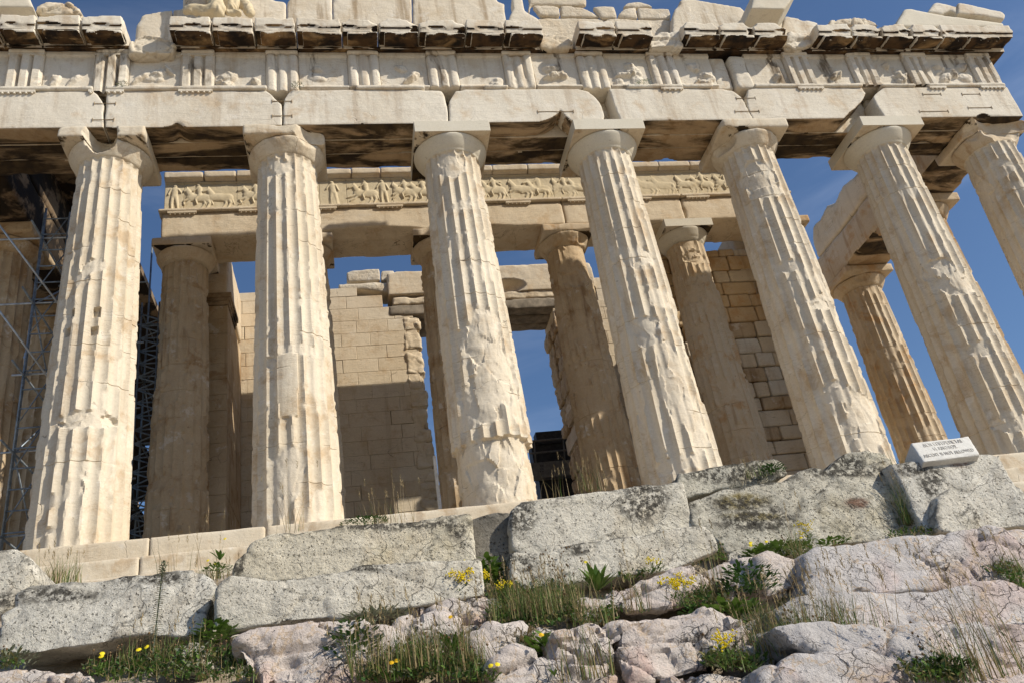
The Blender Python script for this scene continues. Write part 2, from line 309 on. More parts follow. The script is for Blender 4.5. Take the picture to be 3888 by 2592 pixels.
POROS2 = limestone('pitted_white_poros', (.60, .57, .50), (.71, .68, .605), (.12, .10, .085), .65, .1, 1.3, .40, .12, .36)
POROS3 = limestone('lichen_poros', (.53, .495, .41), (.62, .585, .49), (.11, .09, .065), .7, .45, 1.3, .60, .12, .38)
PINK = limestone('pink_limestone', (.57, .49, .44), (.63, .575, .53), (.46, .34, .24), .2, .12, 1.1, .3, .75, .46, (.60, .40, .335))
PINKG = limestone('grey_pink_limestone', (.50, .475, .46), (.57, .53, .51), (.40, .31, .24), .2, .06, 1.1, .2, .6, .46, (.56, .45, .42))
k = NT('soil'); SOIL = k.done(k.mix(k.ramp(k.noise(3, 8), .35, .65), (.30, .24, .17), (.50, .43, .34)), .95, k.bump(k.noise(14, 8, .7), .9, .06), .05)
def plain(name, col, rough=.5, var=.15, metal=0., sc=8):
    k = NT(name); g = k.noise(sc, 6, .65); c = k.mix(k.ramp(g, .3, .7), tuple(x*(1-var) for x in col), tuple(min(1, x*(1+var)) for x in col)); m = k.done(c, rough, k.bump(g, .15, .01)); k.b.inputs['Metallic'].default_value = metal; return m
STEEL = plain('scaffold_steel', (.21, .245, .28), .45, .35, .4)
STEELL = plain('galvanised_tube', (.42, .45, .48), .4, .25, .5)
DARKM = plain('dark_painted_steel', (.030, .026, .024), .6, .4)
GREYM = plain('grey_painted_steel', (.13, .115, .10), .6, .25)
WOOD = plain('old_planks', (.07, .05, .035), .8, .4)
CLAMP = plain('bronze_clamp', (.30, .22, .13), .6, .3)
INK = plain('carved_letter', (.55, .52, .47), .9, .1)
SLABM = limestone('white_slab', (.60, .585, .55), (.66, .65, .61), (.3, .27, .24), .35, 0, .25, .1)
def leafm(name, a, b, tr=.25):
    k = NT(name); r = k.n('ShaderNodeObjectInfo').outputs['Random']; g = k.noise(7, 3)
    c = k.mix(k.ramp(g, .3, .7), a, b); k.done(c, .6, None, .3)
    try: k.b.inputs['Subsurface Weight'].default_value = 0
    except Exception: pass
    tl = k.n('ShaderNodeBsdfTranslucent'); k.set(tl.inputs[0], c); mx = k.n('ShaderNodeMixShader'); mx.inputs[0].default_value = tr
    k.t.links.new(k.b.outputs[0], mx.inputs[1]); k.t.links.new(tl.outputs[0], mx.inputs[2]); k.t.links.new(mx.outputs[0], k.t.nodes['Material Output'].inputs[0]); return k.mat
GR = leafm('green_blade', (.075, .13, .025), (.14, .20, .05)); GO = leafm('olive_blade', (.16, .15, .05), (.24, .20, .085)); DRY = leafm('dry_stalk', (.26, .19, .09), (.36, .28, .15))
LEAF = leafm('dark_leaf', (.035, .085, .018), (.07, .14, .03)); LEAF2 = leafm('bright_leaf', (.08, .15, .02), (.14, .22, .045)); GREYL = leafm('grey_leaf', (.13, .15, .09), (.22, .23, .15))
YEL = leafm('yellow_petal', (.80, .62, .01), (.85, .70, .03), .15); ORG = leafm('orange_petal', (.80, .47, .01), (.85, .55, .02), .15); BROWN = leafm('seed_head', (.12, .07, .035), (.2, .13, .06), .1)
# ------------------------------------------------------------------ temple
T = empty('temple', (0, 0, -1.6), 'ruined ancient Greek marble temple with a row of fluted Doric columns under a broken entablature', 'temple')
LP = T
def B(a, b): m = MB(); m.box(a, b); return m

def drums(H, n, seed):
    r = random.Random(seed); z = [0]
    for i in range(n): z.append(z[-1]+1+.16*(r.random()-.5))
    return [H*q/z[-1] for q in z[1:-1]]
def fluted(name, xc, yc, z0, H, rb, rt, seed, mats, parent, spots=(), dz=.055, per=10, cut=None, chip=.045, wearbase=0.5, rag=.61):
    """Doric shaft: 20 flutes, entasis, drum joints, chipped arrises and flaked areas"""
    js = drums(H, 11, seed); zs = set(np.round(np.arange(0, H+.001, dz), 4))
    for j in js:
        zs = {z for z in zs if abs(z-j) > .03}; zs |= {j-.014, j-.004, j+.004, j+.014}
    zs = np.array(sorted(zs)); nphi = 20*per
    ph = np.arange(nphi)*2*pi/nphi; PH, ZZ = np.meshgrid(ph, zs); t = ZZ/H
    R0 = rb+(rt-rb)*t+.016*4*t*(1-t)
    fl = PH*20/(2*pi); s = (fl-np.floor(fl))*2-1; depth = .078*R0/.95*(1-s*s)*np.sqrt(np.clip(1-(np.clip(ZZ-(H-.10), 0, None)/.10)**2, 0, 1))
    PHw = PH
    P = np.stack([xc+R0*np.sin(PH), yc-R0*np.cos(PH), z0+ZZ], -1); sd = seed*7
    lim = np.zeros_like(R0)              # how deep the original skin has flaked away
    a = fbm(P*1.9, sd, 4); lim = np.maximum(lim, chip*.8*ss(rag, rag+.05, a)*(.7+.6*fbm(P*9, sd+1, 3)))
    a2 = vn(P*np.array([5, 5, 3.5]), sd+2)*.6+vn(P*np.array([11, 11, 8]), sd+3)*.4
    lim = np.maximum(lim, .024*ss(.62, .70, a2))
    for jz in js:                        # flakes along the drum joints
        q = np.exp(-((ZZ-jz)/.07)**2); lim = np.maximum(lim, q*.04*ss(.60, .70, fbm(P*2.4+jz, sd+4, 3)))
    lim = np.maximum(lim, .04*ss(wearbase+.12, 0, ZZ)*ss(.35, .6, fbm(P*2, sd+6, 3)))
    FC = facets(P.reshape(-1, 3)+.08*(fbm(P*4, sd+50, 2)-.5).reshape(-1, 1), (.42, .42, .55), sd+51, .25).reshape(R0.shape)*.6+facets(P.reshape(-1, 3), (.17, .17, .22), sd+61, .1).reshape(R0.shape)*.14
    fill = np.zeros_like(R0); hole = np.zeros_like(R0)
    for sp in spots:
        kind = 'flake'
        if isinstance(sp[0], str): kind, sp = sp[0], sp[1:]
        c, x, y, wd, ht, dp = sp; p0, zc, dist = on_cyl(c, x, y, xc, yc, (rb+rt)/2)
        m = dist*SC/FPX; hw = wd*m/1.0; hh = ht*m*1.12; zc -= z0
        du = (np.angle(np.exp(1j*(PH-p0))))*R0/hw; dv = (ZZ-zc)/hh
        if kind == 'hole': hole = np.maximum(hole, dp*((np.abs(du) < 1) & (np.abs(dv) < 1)))
        elif kind == 'fill': fill = np.maximum(fill, ((np.abs(du) < 1) & (np.abs(dv) < 1))*1.)
        else:
            d = np.sqrt(du*du+dv*dv)+.75*(fbm(P*3.5, sd+9, 3)-.5)
            lim = np.maximum(lim, dp*1.08*ss(1.04, .88, d)*np.clip(.85+.40*FC, .15, 1.5))
    r = np.minimum(R0-depth, R0-lim-.008*(fbm(P*12, sd+13, 3)-.3)*(lim > .02))
    r = np.where(fill > 0, R0-.028, r)-hole
    r += .006*(fbm(P*5, sd+14, 3)-.5)
    if cut:                              # a lower drum that has lost its skin all round the front
        zc, dp = cut; e = zc+.10*(fbm(P*1.2, sd+30, 2)-.5); mm = (ZZ < e)*1.0; r = np.where(mm > 0, np.minimum(r, R0-dp*(.55+.35*FC+.6*fbm(P*1.5, sd+31, 3))-.02), r)
    for j in js: r = np.where(np.abs(ZZ-j) < .006, r-.016*ss(.45, .62, vn(P*1.5, sd+40)), r)
    V = np.stack([xc+r*np.sin(PHw), yc-r*np.cos(PHw), z0+ZZ], -1).reshape(-1, 3); n = nphi; F = []
    I = np.arange(n); J = (I+1) % n; Q = []
    for q in range(len(zs)-1): Q.append(np.stack([q*n+I, q*n+J, (q+1)*n+J, (q+1)*n+I], 1))
    Q = np.concatenate(Q); me = bpy.data.meshes.new(name); me.from_pydata(V.tolist(), [], Q.tolist()); me.update()
    at = me.attributes.new('fresh', 'FLOAT', 'POINT'); at.data.foreach_set('value', ss(.012, .05, lim).ravel().astype(np.float32))
    o = link(name, me, mats, parent, True); me.set_sharp_from_angle(angle=radians(28)); return o

def lathe(prof, xc, yc, n=64):
    m = MB(); V = []; 
    for r, z in prof:
        for i in range(n): a = 2*pi*i/n; V.append((xc+r*sin(a), yc-r*cos(a), z))
    F = [(j*n+i, j*n+(i+1) % n, (j+1)*n+(i+1) % n, (j+1)*n+i) for j in range(len(prof)-1) for i in range(n)]
    F += [tuple(range(n))[::-1], tuple(range((len(prof)-1)*n, len(prof)*n))]; m.add(V, F); return m
def capital(col, xc, yc, ztop, k, rt, mats, seed, fresh=False, bites=(), no_abacus=False, wr=.8, ab=1.0):
    """necking, annulets, echinus and square abacus; k scales the order"""
    za = ztop-.345*k; zb = ztop-.90*k
    prof = [(rt*.86, zb-.02), (rt*.88, zb+.13*k), (rt+.015, zb+.145*k), (rt+.015, zb+.16*k), (rt+.03, zb+.17*k), (rt+.03, zb+.185*k), (rt+.05, zb+.20*k), (rt+.125*k, zb+.31*k), (rt+.195*k, zb+.42*k), (rt+.235*k, zb+.49*k), (rt+.24*k, zb+.53*k), (rt+.205*k, za-.002)]
    if fresh:
        lathe(prof, xc, yc).build('echinus', mats, col, True)
        m = MB(); a = ab*k; c = .012
        m.prism_z([(xc-a+c, yc-a), (xc+a-c, yc-a), (xc+a, yc-a+c), (xc+a, yc+a-c), (xc+a-c, yc+a), (xc-a+c, yc+a), (xc-a, yc+a-c), (xc-a, yc-a+c)], za+.001, ztop-.002); o = m.build('abacus', [mats, ABU], col); o.data.polygons.foreach_set('material_index', [int(p.normal.z < -.5) for p in o.data.polygons])
    else:
        worn(lathe(prof, xc, yc, 40), 'echinus', mats, col, .035*max(k, .8), 3, wr*.7, .02, 4, seed, bites, .6)
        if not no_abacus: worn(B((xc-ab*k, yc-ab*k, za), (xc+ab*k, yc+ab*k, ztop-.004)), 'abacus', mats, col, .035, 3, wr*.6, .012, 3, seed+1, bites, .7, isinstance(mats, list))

AX = {'c1': -14.43, 'A': -10.74, 'B': -6.444, 'C': -2.148, 'D': 2.148, 'E': 6.444, 'F': 10.74, 'G': 14.43}
SPOTS = {
 'A': [(4, 560, 1310, 210, 55, .11), (4, 730, 1180, 70, 60, .07), (4, 640, 255, 85, 50, .06), (4, 545, 345, 60, 40, .05), ('hole', 4, 497, 588, 14, 24, .12), ('hole', 4, 665, 575, 22, 28, .12), ('hole', 4, 462, 712, 24, 24, .12), ('hole', 4, 648, 712, 22, 24, .12), (4, 840, 1000, 50, 110, .06), (7, 610, 110, 70, 60, .05), (7, 500, 240, 70, 60, .05), (7, 380, 310, 80, 40, .06), (7, 350, 520, 40, 20, .06), (7, 770, 180, 60, 80, .04), (1, 720, 1200, 200, 60, .03)],
 'B': [(4, 2050, 830, 130, 45, .06), ('fill', 4, 1985, 1080, 66, 215, 0), (4, 2070, 510, 60, 30, .05), (4, 1870, 920, 50, 50, .07), (4, 2200, 690, 50, 120, .05), (4, 2200, 1050, 90, 240, .05), (7, 1990, 130, 110, 190, .07), (7, 1950, 370, 60, 60, .05), (1, 1890, 1130, 130, 60, .08), (4, 2230, 280, 40, 40, .04), (7, 2200, 330, 60, 100, .05)],
 'C': [(2, 760, 1110, 130, 110, .075), (2, 850, 1390, 100, 40, .05), (2, 620, 1450, 40, 70, .06), (5, 1000, 640, 130, 110, .08), (5, 1000, 780, 160, 190, .085), (5, 1060, 950, 190, 190, .095), (5, 1020, 1090, 200, 140, .10), (5, 960, 1210, 170, 150, .09), (5, 1190, 1200, 90, 150, .06), (5, 830, 760, 60, 70, .06), (5, 880, 1330, 120, 60, .08), (8, 1000, 60, 260, 130, .11), (8, 1220, 150, 120, 80, .14), (8, 1100, 250, 200, 110, .09)],
 'D': [(5, 2080, 200, 120, 80, .075), (5, 2200, 480, 100, 80, .065), (5, 2080, 680, 140, 70, .075), (5, 2100, 760, 90, 70, .07), (6, 60, 900, 100, 350, .08), (6, 70, 1300, 110, 240, .085), (5, 2310, 1100, 130, 300, .08), (5, 2050, 1200, 60, 160, .05), (8, 2300, 60, 200, 60, .06)],
 'E': [(3, 520, 1190, 140, 110, .09), (3, 600, 1290, 130, 60, .08), (3, 420, 1080, 60, 50, .05), (6, 740, 260, 80, 50, .07), (6, 960, 400, 60, 120, .06), (6, 960, 520, 90, 40, .08), (6, 1130, 680, 100, 130, .07), (6, 1060, 1110, 90, 60, .07), (6, 1120, 1140, 170, 60, .08), (6, 1230, 1240, 150, 150, .085), (6, 1260, 1400, 170, 140, .08), (6, 930, 810, 70, 40, .05), (6, 640, 560, 50, 120, .04)],
 'F': [(6, 1760, 270, 130, 60, .08), (6, 1900, 370, 140, 80, .08), (6, 2060, 830, 90, 50, .07), (6, 2290, 1330, 120, 60, .07), (6, 1960, 650, 60, 50, .04), (3, 1560, 1300, 60, 60, .04), (6, 1600, 900, 50, 200, .05)],
 'G': [(3, 2180, 1150, 120, 60, .05), (3, 2050, 1350, 80, 120, .07)]}
def bite_at(c, x, y, Y, r, d): return (atY(c, x, y, Y), r, d)
CAPB = {'A': [((-10.74-.02, -1.05, 10.22), (.38, .8, .5), (0, 1, -.15))],
        'B': [((-6.444+.85, -1.05, 10.15), (.55, .5, .6), (-.35, 1, 0)), ((-6.4, -1.0, 10.5), (.5, .2, .14), (0, .3, -1))],
        'E': [((6.444-.9, -.6, 9.95), (.35, .6, .25), (.6, .6, .2))],
        'G': [((14.6, -1.15, 10.1), (1.3, .62, .7), (0, 1, 0)), ((13.3, -.9, 9.95), (.5, .6, .5), (1, .6, 0))]}
for n, xc in AX.items():
    if n == 'c1': continue
    c = fluted('column', xc, 0, 0, 9.675, .955, .745, {'A': 3, 'B': 5, 'C': 8, 'D': 12, 'E': 17, 'F': 21, 'G': 26}[n], MAR, T, SPOTS.get(n, ()), .045, 12, cut=(1.52, .13) if n == 'C' else None, chip=.042 if n not in 'ABF' else .03)
    if n in 'CDF':
        c['label'] = 'fluted column topped with a clean new capital' if n != 'C' else 'badly flaked column with a clean new capital and a smooth broken lowest drum'
        capital(c, xc, 0, 10.43, 1.0, .745, MARN, 30, True)
    else:
        if n == 'A': c['label'] = 'pale column whose abacus is broken out in the middle'
        if n == 'G': c['label'] = 'corner column with a crumbled capital'
        capital(c, xc, 0, 10.43, 1.0, .745, [MAR, ABU] if n != 'G' else [MARB, ABU], 40+ord(n), False, CAPB[n], False, .5 if n != 'G' else 1.2)
# flanks: the colonnades that run back from the two corners
for xc, ys in ((-14.43, (3.69, 7.98, 12.27, 16.57)), (14.43, (3.69, 7.98))):
    for j, y in enumerate(ys):
        c = fluted('column', xc, y, 0, 9.675, .955, .745, 50+j+(9 if xc > 0 else 0), MARI if xc < 0 else MARB, T, (), .07, 8, chip=.06, rag=.57)
        capital(c, xc, y, 10.43, 1.0, .745, MARI if xc < 0 else MARB, 60+j, False, [((xc-.6, y-1.1, 9.9), (.6, .4, .3), (0, 1, 0))] if xc > 0 else [])
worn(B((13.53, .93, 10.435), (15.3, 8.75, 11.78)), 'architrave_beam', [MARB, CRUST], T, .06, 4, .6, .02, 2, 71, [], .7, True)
m = MB(); m.prism_x([(.93, 11.785), (.93, 12.9), (4.6, 12.95), (5.6, 13.1), (6.4, 12.95), (6.9, 13.15), (7.6, 13.0), (8.2, 13.15), (8.5, 12.7), (8.62, 11.785)], 13.56, 15.2)
worn(m, 'frieze_backing', WALL, T, .06, 4, .7, .03, 2, 72, [], .8)
worn(B((-15.3, .93, 10.435), (-13.53, 19, 11.78)), 'architrave_beam', DKMAR, T, .09, 3, .5, .02, 2, 73, [], .5)
worn(B((-15.2, .93, 11.785), (-13.56, 19, 13.3)), 'frieze_backing', DKMAR, T, .1, 3, .5, .02, 2, 74)

# ---- crepidoma and floors
rr = random.Random(4)
def step_row(y0, y1, z0, z1, x0, x1, lab):
    x = x0
    while x < x1-.3:
        xe = min(x+rr.choice([2.1, 2.15, 2.8, 3.2]), x1)
        worn(B((x+.003, y0, z0), (xe-.003, y1, z1)), 'step_block', MAR, T, .035, 2, .25, .010, 3, rr.randrange(999), [], .4); x = xe
step_row(-1.0, .2, -.55, 0, -16.6, 16.6, 'stylobate'); step_row(-1.70, -.4, -1.07, -.553, -16.9, 16.6, ''); step_row(-2.4, -1.1, -1.6, -1.073, -16.9, 16.6, '')
m = MB(); m.box((-13.55, 1.2, 13.1), (-12.25, 15, 13.35)); m.build('ceiling_slab', DKMAR, T)
m = MB(); m.box((-15.4, .2, -1.6), (15.4, 30, -.004)); m.build('floor', MAR, T)
m = MB(); m.box((-11.2, 3.62, 0), (11.2, 3.98, .34)); m.box((-11.2, 3.98, 0), (11.2, 26, .70)); m.build('porch_floor', MARN, T)

# ---- architrave: three beams deep, the front one block by block
A_ = -.90
def colx(a, b): return [(a, 10.435), (b, 10.435)]
def arch(left, right, seed, bites=(), mats=None, chips=.35, low=()):
    """left/right: pixel runs (crop, points top to bottom) of the broken ends"""
    L = [(x, min(max(z, 10.435), 11.655)) for x, z in left]; R = [(x, min(max(z, 10.435), 11.655)) for x, z in right]
    L[0] = (L[0][0], 11.655); L[-1] = (L[-1][0], 10.435); R[0] = (R[0][0], 11.655); R[-1] = (R[-1][0], 10.435)
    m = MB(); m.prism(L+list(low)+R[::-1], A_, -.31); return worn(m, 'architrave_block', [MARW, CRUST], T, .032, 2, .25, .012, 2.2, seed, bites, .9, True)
W_ = lambda c, pts: WZ(c, pts, A_)
archs = []
archs.append(arch([(-15.33, 12), (-15.33, 10)], W_(1, [(640, 612), (668, 645), (700, 690), (716, 720), (708, 775), (714, 850), (712, 895)]), 101))
archs.append(arch(W_(1, [(728, 640), (724, 720), (720, 890)]), W_(1, [(1835, 612), (1868, 650), (1900, 685), (1938, 720), (1945, 790), (1940, 860)]), 102, low=W_(1, [(1085, 882), (1150, 876), (1192, 862), (1216, 842), (1240, 862), (1290, 880)])))
archs.append(arch(W_(1, [(2005, 600), (1985, 640), (1955, 690), (1950, 860)]), W_(2, [(640, 595), (690, 612), (715, 650), (728, 720), (735, 825)]), 103))
archs.append(arch(W_(2, [(830, 602), (790, 625), (765, 660), (742, 700), (740, 825)]), W_(2, [(1630, 595), (1700, 630), (1750, 670), (1790, 720), (1812, 780), (1808, 815)]), 104, low=W_(2, [(1370, 840), (1440, 818), (1490, 786), (1508, 752), (1535, 790), (1590, 838)])))
archs.append(arch(W_(2, [(1840, 605), (1855, 640), (1870, 690), (1895, 760), (1925, 812)]), W_(3, [(280, 598), (350, 628), (410, 675), (440, 730), (455, 760), (480, 805)]), 105))
archs.append(arch(W_(3, [(500, 600), (450, 620), (440, 680), (450, 740), (478, 805)]), W_(3, [(1235, 605), (1262, 645), (1245, 685), (1200, 740), (1150, 775), (1110, 820)]), 106))
archs.append(arch(W_(3, [(1390, 612), (1330, 645), (1312, 670), (1340, 730), (1395, 805)]), [(15.33, 11.655), (15.33, 10.435)], 107, [(atY(3, 2280, 880, A_), (.5, .2, .3), (-.1, .5, 1)), (atY(3, 2090, 830, A_), (.3, .16, .25), (0, .6, 1))]))
xs = [-15.33, -10.74, -6.444, -2.148, 2.148, 6.444, 10.74, 15.33]
for i in range(7):
    for j, (y0, y1) in enumerate(((-.30, .29), (.30, .90))):
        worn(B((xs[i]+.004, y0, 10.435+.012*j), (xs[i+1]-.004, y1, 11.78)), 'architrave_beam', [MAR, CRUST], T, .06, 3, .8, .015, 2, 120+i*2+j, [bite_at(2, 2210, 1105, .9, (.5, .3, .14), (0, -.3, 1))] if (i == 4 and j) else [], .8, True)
# taenia strips and regulae with their drops
def taenia(c, x0, x1, y0, y1=None, seed=0, host=0, h=.125, out=.065):
    a = atY(c, x0, y0, A_); b = atY(c, x1, y0 if y1 is None else y1, A_)
    worn(B((a[0], A_-out, 11.66), (b[0], A_+.3, 11.66+h)), 'taenia', MARW, archs[host], .025, 2, .7, .012, 5, 200+seed, [], 1.0)
def regula(c, x0, x1, y, host, n=6):
    a = atY(c, x0, y, A_)[0]; b = atY(c, x1, y, A_)[0]; m = MB(); m.box((a, A_-.055, 11.585), (b, A_+.02, 11.657))
    for i in range(n): x = a+(b-a)*(i+.5)/n; m.tube((x, A_-.03, 11.59), (x, A_-.03, 11.545), .028, .035, 8)
    m.build('regula', MARW, archs[host])
for i, q in enumerate([(1, -1700, 640, 612, 612, 0), (1, 732, 1838, 610, 610, 1), (2, 100, 575, 600, 600, 2), (2, 985, 1150, 600, 600, 3), (2, 1970, 2352, 600, 600, 4), (3, 0, 205, 600, 600, 4), (3, 495, 1240, 600, 600, 5), (3, 1370, 1610, 605, 605, 6), (3, 1690, 2225, 605, 605, 6)]): taenia(*q[:5], i, q[5])
for q in [(1, 0, 245, 640, 0, 6), (1, 612, 642, 640, 0, 1), (1, 732, 855, 640, 1, 3), (1, 1230, 1465, 640, 1, 6), (2, 2200, 2352, 615, 4, 4), (3, 790, 968, 610, 5, 6), (3, 1700, 1815, 615, 6, 4), (3, 2055, 2222, 615, 6, 6)]: regula(*q)
# bronze-coloured clamps across the joints
def clamp(c, x0, x1, y, Y=A_):
    a = atY(c, x0, y, Y); b = atY(c, x1, y, Y); m = MB(); z = (a[2]+b[2])/2; y_ = Y-.012; r = .009
    m.tube((a[0], y_, z), (b[0], y_, z), r, n=5)
    for x in (a[0], b[0]): m.tube((x, y_, z-.055), (x, y_, z+.055), r, n=5)
    m.build('clamp', CLAMP, T)
for q in [(1, 650, 798, 716), (1, 638, 786, 828), (1, 1876, 2012, 701), (1, 1876, 2014, 802), (2, 1354, 1600, 772), (3, 370, 500, 680), (3, 362, 527, 770), (3, 1655, 1778, 652), (3, 1632, 1830, 770), (3, 1925, 2048, 652), (3, 1967, 2130, 744)]: clamp(*q)

# ---- frieze
TC = [-14.88, -12.75, -10.70, -8.59, -6.444, -4.296, -2.148, 0, 2.148, 4.296, 6.444, 8.592, 10.72, 12.62, 14.90]
def glyph(xc, f, z0, sd):
    h = .4225; q = h/6; xs_ = [-h, -h+q*.9, -q*2.95, -q*2, -q*1.05, q*1.05, q*2, q*2.95, h-q*.9, h]; ys_ = [f+.075, f, f, f+.12, f, f, f+.12, f, f, f+.075]
    zz = np.linspace(z0, 12.93, 30); m = MB(); V = []; n = len(xs_)
    for z in zz:
        P = np.array([[xc+x, y, z] for x, y in zip(xs_, ys_)]); k_ = ss(.5, .7, fbm(P*2.6, sd+400, 3)); P[:, 1] += .035*k_*(np.array(ys_) == f)+.006*(fbm(P*9, sd, 2)-.5); P[:, 0] += .02*(fbm(P*4, sd+1, 3)-.5); V += P.tolist()
    F = [(j*n+i, j*n+i+1, (j+1)*n+i+1, (j+1)*n+i) for j in range(len(zz)-1) for i in range(n-1)]; m.add(V, F)
    m.box((xc-h, f+.004, 12.93), (xc+h, -.2, 12.99)); m.box((xc-h+.002, f+.078, z0), (xc-h+.02, -.2, 12.93)); m.box((xc+h-.02, f+.078, z0), (xc+h-.002, -.2, 12.93)); m.box((xc-h+.02, f+.16, z0+.001), (xc+h-.02, -.2, 12.92))
    return m.build('triglyph', MARF, T)
BROK = {5: .3, 6: .5, 7: .9, 8: 1.1, 9: .7, 4: .5}
for i, xc in enumerate(TC):
    if i == 10:
        worn(B((xc-.6, -.72, 11.79), (xc-.05, -.2, 13.1)), 'triglyph', MARW, T, .04, 6, 1.1, .03, 2, 330, [], 1)
        worn(B((xc-.03, -.86, 11.70), (xc+.50, -.2, 13.0)), 'triglyph', MARW, T, .04, 6, 1.1, .03, 2, 331, [], 1); continue
    h = .4225; f = -.90; g = .11; q = h/6
    pts = [(xc-h, f+.07), (xc-h+q*.9, f), (xc-q*2.95, f), (xc-q*2, f+g), (xc-q*1.05, f), (xc+q*1.05, f), (xc+q*2, f+g), (xc+q*2.95, f), (xc+h-q*.9, f), (xc+h, f+.07), (xc+h, -.2), (xc-h, -.2)]
    br = BROK.get(i, 0); lo = 11.79 if br < .6 else 11.70
    m = MB(); m.prism_z(pts, lo if i not in (2, 4) else 11.66, 12.99); 
    t = worn(m, 'triglyph', MARF, T, .024, 4, .35+br*.9, .008+.012*br, 4, 300+i, [], .2+br) if br else glyph(xc, f, lo if i not in (2, 4) else 11.66, i)
    worn(B((xc-h-.004, f-.025, 12.992), (xc+h+.004, -.25, 13.13)), 'triglyph_cap', MARF, t, .03, 2, .6, .01, 4, 320+i, [], .8)
def relief(seed, heavy):
    r = random.Random(seed); blobs = []
    for k in range(heavy):
        cx = r.uniform(.2, .8); cz = r.choice([r.uniform(.08, .35), r.uniform(.2, .62)]); blobs.append((cx, cz, r.uniform(.08, .26), r.uniform(.05, .15), r.uniform(-1.1, 1.1), r.uniform(.07, .22)))
    return blobs
MET = {0: 3, 1: 3, 2: 5, 3: 3, 4: 2, 5: 3, 6: 1, 7: 4, 8: 6, 9: 5, 10: 2, 11: 2, 12: 6, 13: 6}
for i in range(14):
    x0 = TC[i]+.4225; x1 = TC[i+1]-.4225
    if i == 9: x1 = TC[10]-.61
    if i == 10: x0 = TC[10]+.51
    bl = relief(900+i*7, MET[i])
    def hf(X, Z, bl=bl, x0=x0, x1=x1, i=i):
        u = (X-x0)/(x1-x0); v = (Z-11.79)/1.33; P = np.stack([X, 0*X+i*3.7, Z], -1); h = .03*(fbm(P*2.2, i+60, 4)-.5)
        uu = u+.10*(fbm(P*3, i+5, 3)-.5); vv = v+.10*(fbm(P*3+5, i+6, 3)-.5)
        for cx, cz, a, b, th, d in bl:
            p = (uu-cx)*cos(th)+(vv-cz)*sin(th); q = -(uu-cx)*sin(th)+(vv-cz)*cos(th); e = 1-(p/a)**2-(q/b)**2
            h = np.maximum(h, d*np.sqrt(np.clip(e, 0, 1))*(.55+.5*fbm(P*7, i+8, 3)+.16*facets(P.reshape(-1, 3), (.16, .16, .13), i+90).reshape(e.shape)))
        h = np.maximum(h, .09*ss(.10+.06*fbm(P*2, i+9, 2), .03, v)); return h+.045*(v > .90)
    grid_slab('metope', x0+.003, x1-.003, 11.79, 13.12, -.77, .45, hf, MARF, T, .025)
m = MB(); m.box((-15.2, -.15, 11.785), (15.2, .85, 13.12)); m.build('frieze_backing', MAR, T)

# ---- cornice: separate geison blocks with mutules underneath
GE = [(1, -900, -460), (1, -455, -20), (1, -15, 248), (1, 252, 553), (1, 557, 845), (1, 1160, 1453), (1, 1457, 1746), (1, 1750, 2034), (1, 2038, 2350), (2, 2, 247), (2, 255, 524), (2, 530, 850), (2, 855, 1118), (2, 1122, 1382), (2, 1625, 1880), (2, 1884, 2132), (3, 15, 255), (3, 258, 490), (3, 494, 722), (3, 935, 1165), (3, 1170, 1375), (3, 1380, 1577), (3, 1581, 1781), (3, 1785, 2262)]
GB = {9: 1.0, 10: 1.2, 11: 1.2, 16: .6, 17: .9, 18: .9, 20: .7, 21: .7, 22: .6}
for i, (c, xa, xb) in enumerate(GE):
    y = {1: 150, 2: 160, 3: 215}[c]; a = atY(c, xa, y, -1.5)[0]+.002; b = atY(c, xb, y, -1.5)[0]-.002
    if i == len(GE)-1: b = 15.93
    br = GB.get(i, .15); m = MB(); m.prism_x([(-1.5, 13.69), (-1.5, 13.36), (-1.44, 13.335), (-1.44, 13.23), (-.93, 13.29), (-.93, 13.135), (-.1, 13.135), (-.1, 13.69)], a, b)
    bt = []; rq = random.Random(i+5); bt0 = [((rq.uniform(a, b), -1.52, 13.36), (rq.uniform(.15, .4), .10, .07), (0, .8, .6)), ((rq.uniform(a, b), -1.52, 13.69), (rq.uniform(.15, .4), .14, .06), (0, .7, -.7))]
    if br: bt = [((a, -1.55, 13.72), (.22*br, .25, .2), (.8, .6, -.6)), ((b, -1.55, 13.70), (.25*br, .22, .25), (-.8, .6, -.6)), ((b, -1.5, 13.2), (.2*br, .3, .2), (-.6, .6, .5))]
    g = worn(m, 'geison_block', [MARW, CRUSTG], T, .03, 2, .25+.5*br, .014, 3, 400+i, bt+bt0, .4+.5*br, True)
    xm0 = a+.13*(b-a) if i not in (len(GE)-1,) else a+.10; ms = [(xm0, b-.01)] if i != len(GE)-1 else [(a+.03, a+.86), (a+.96, b-.55)]
    for (p, q) in ms:
        m = MB(); m.hull([(p, -1.47, 13.09), (p, -.98, 13.15), (p, -.98, 13.28), (p, -1.47, 13.222)], [(q, -1.47, 13.09), (q, -.98, 13.15), (q, -.98, 13.28), (q, -1.47, 13.222)])
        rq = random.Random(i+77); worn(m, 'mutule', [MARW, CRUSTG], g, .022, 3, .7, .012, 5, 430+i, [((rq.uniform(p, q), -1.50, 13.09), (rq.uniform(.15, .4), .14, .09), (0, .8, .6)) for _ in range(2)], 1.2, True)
m = MB(); m.box((-15.25, -.36, 13.14), (15.25, .84, 13.66)); m.build('cornice_backing', MAR, T)
m = MB(); m.prism_x([(-.955, 13.13), (-.955, 13.24), (-.1, 13.24), (-.1, 13.13)], -15.3, 15.35); worn(m, 'cornice_bed', CRUSTG, T, .04, 3, .8, .02, 3, 460, [], .9)
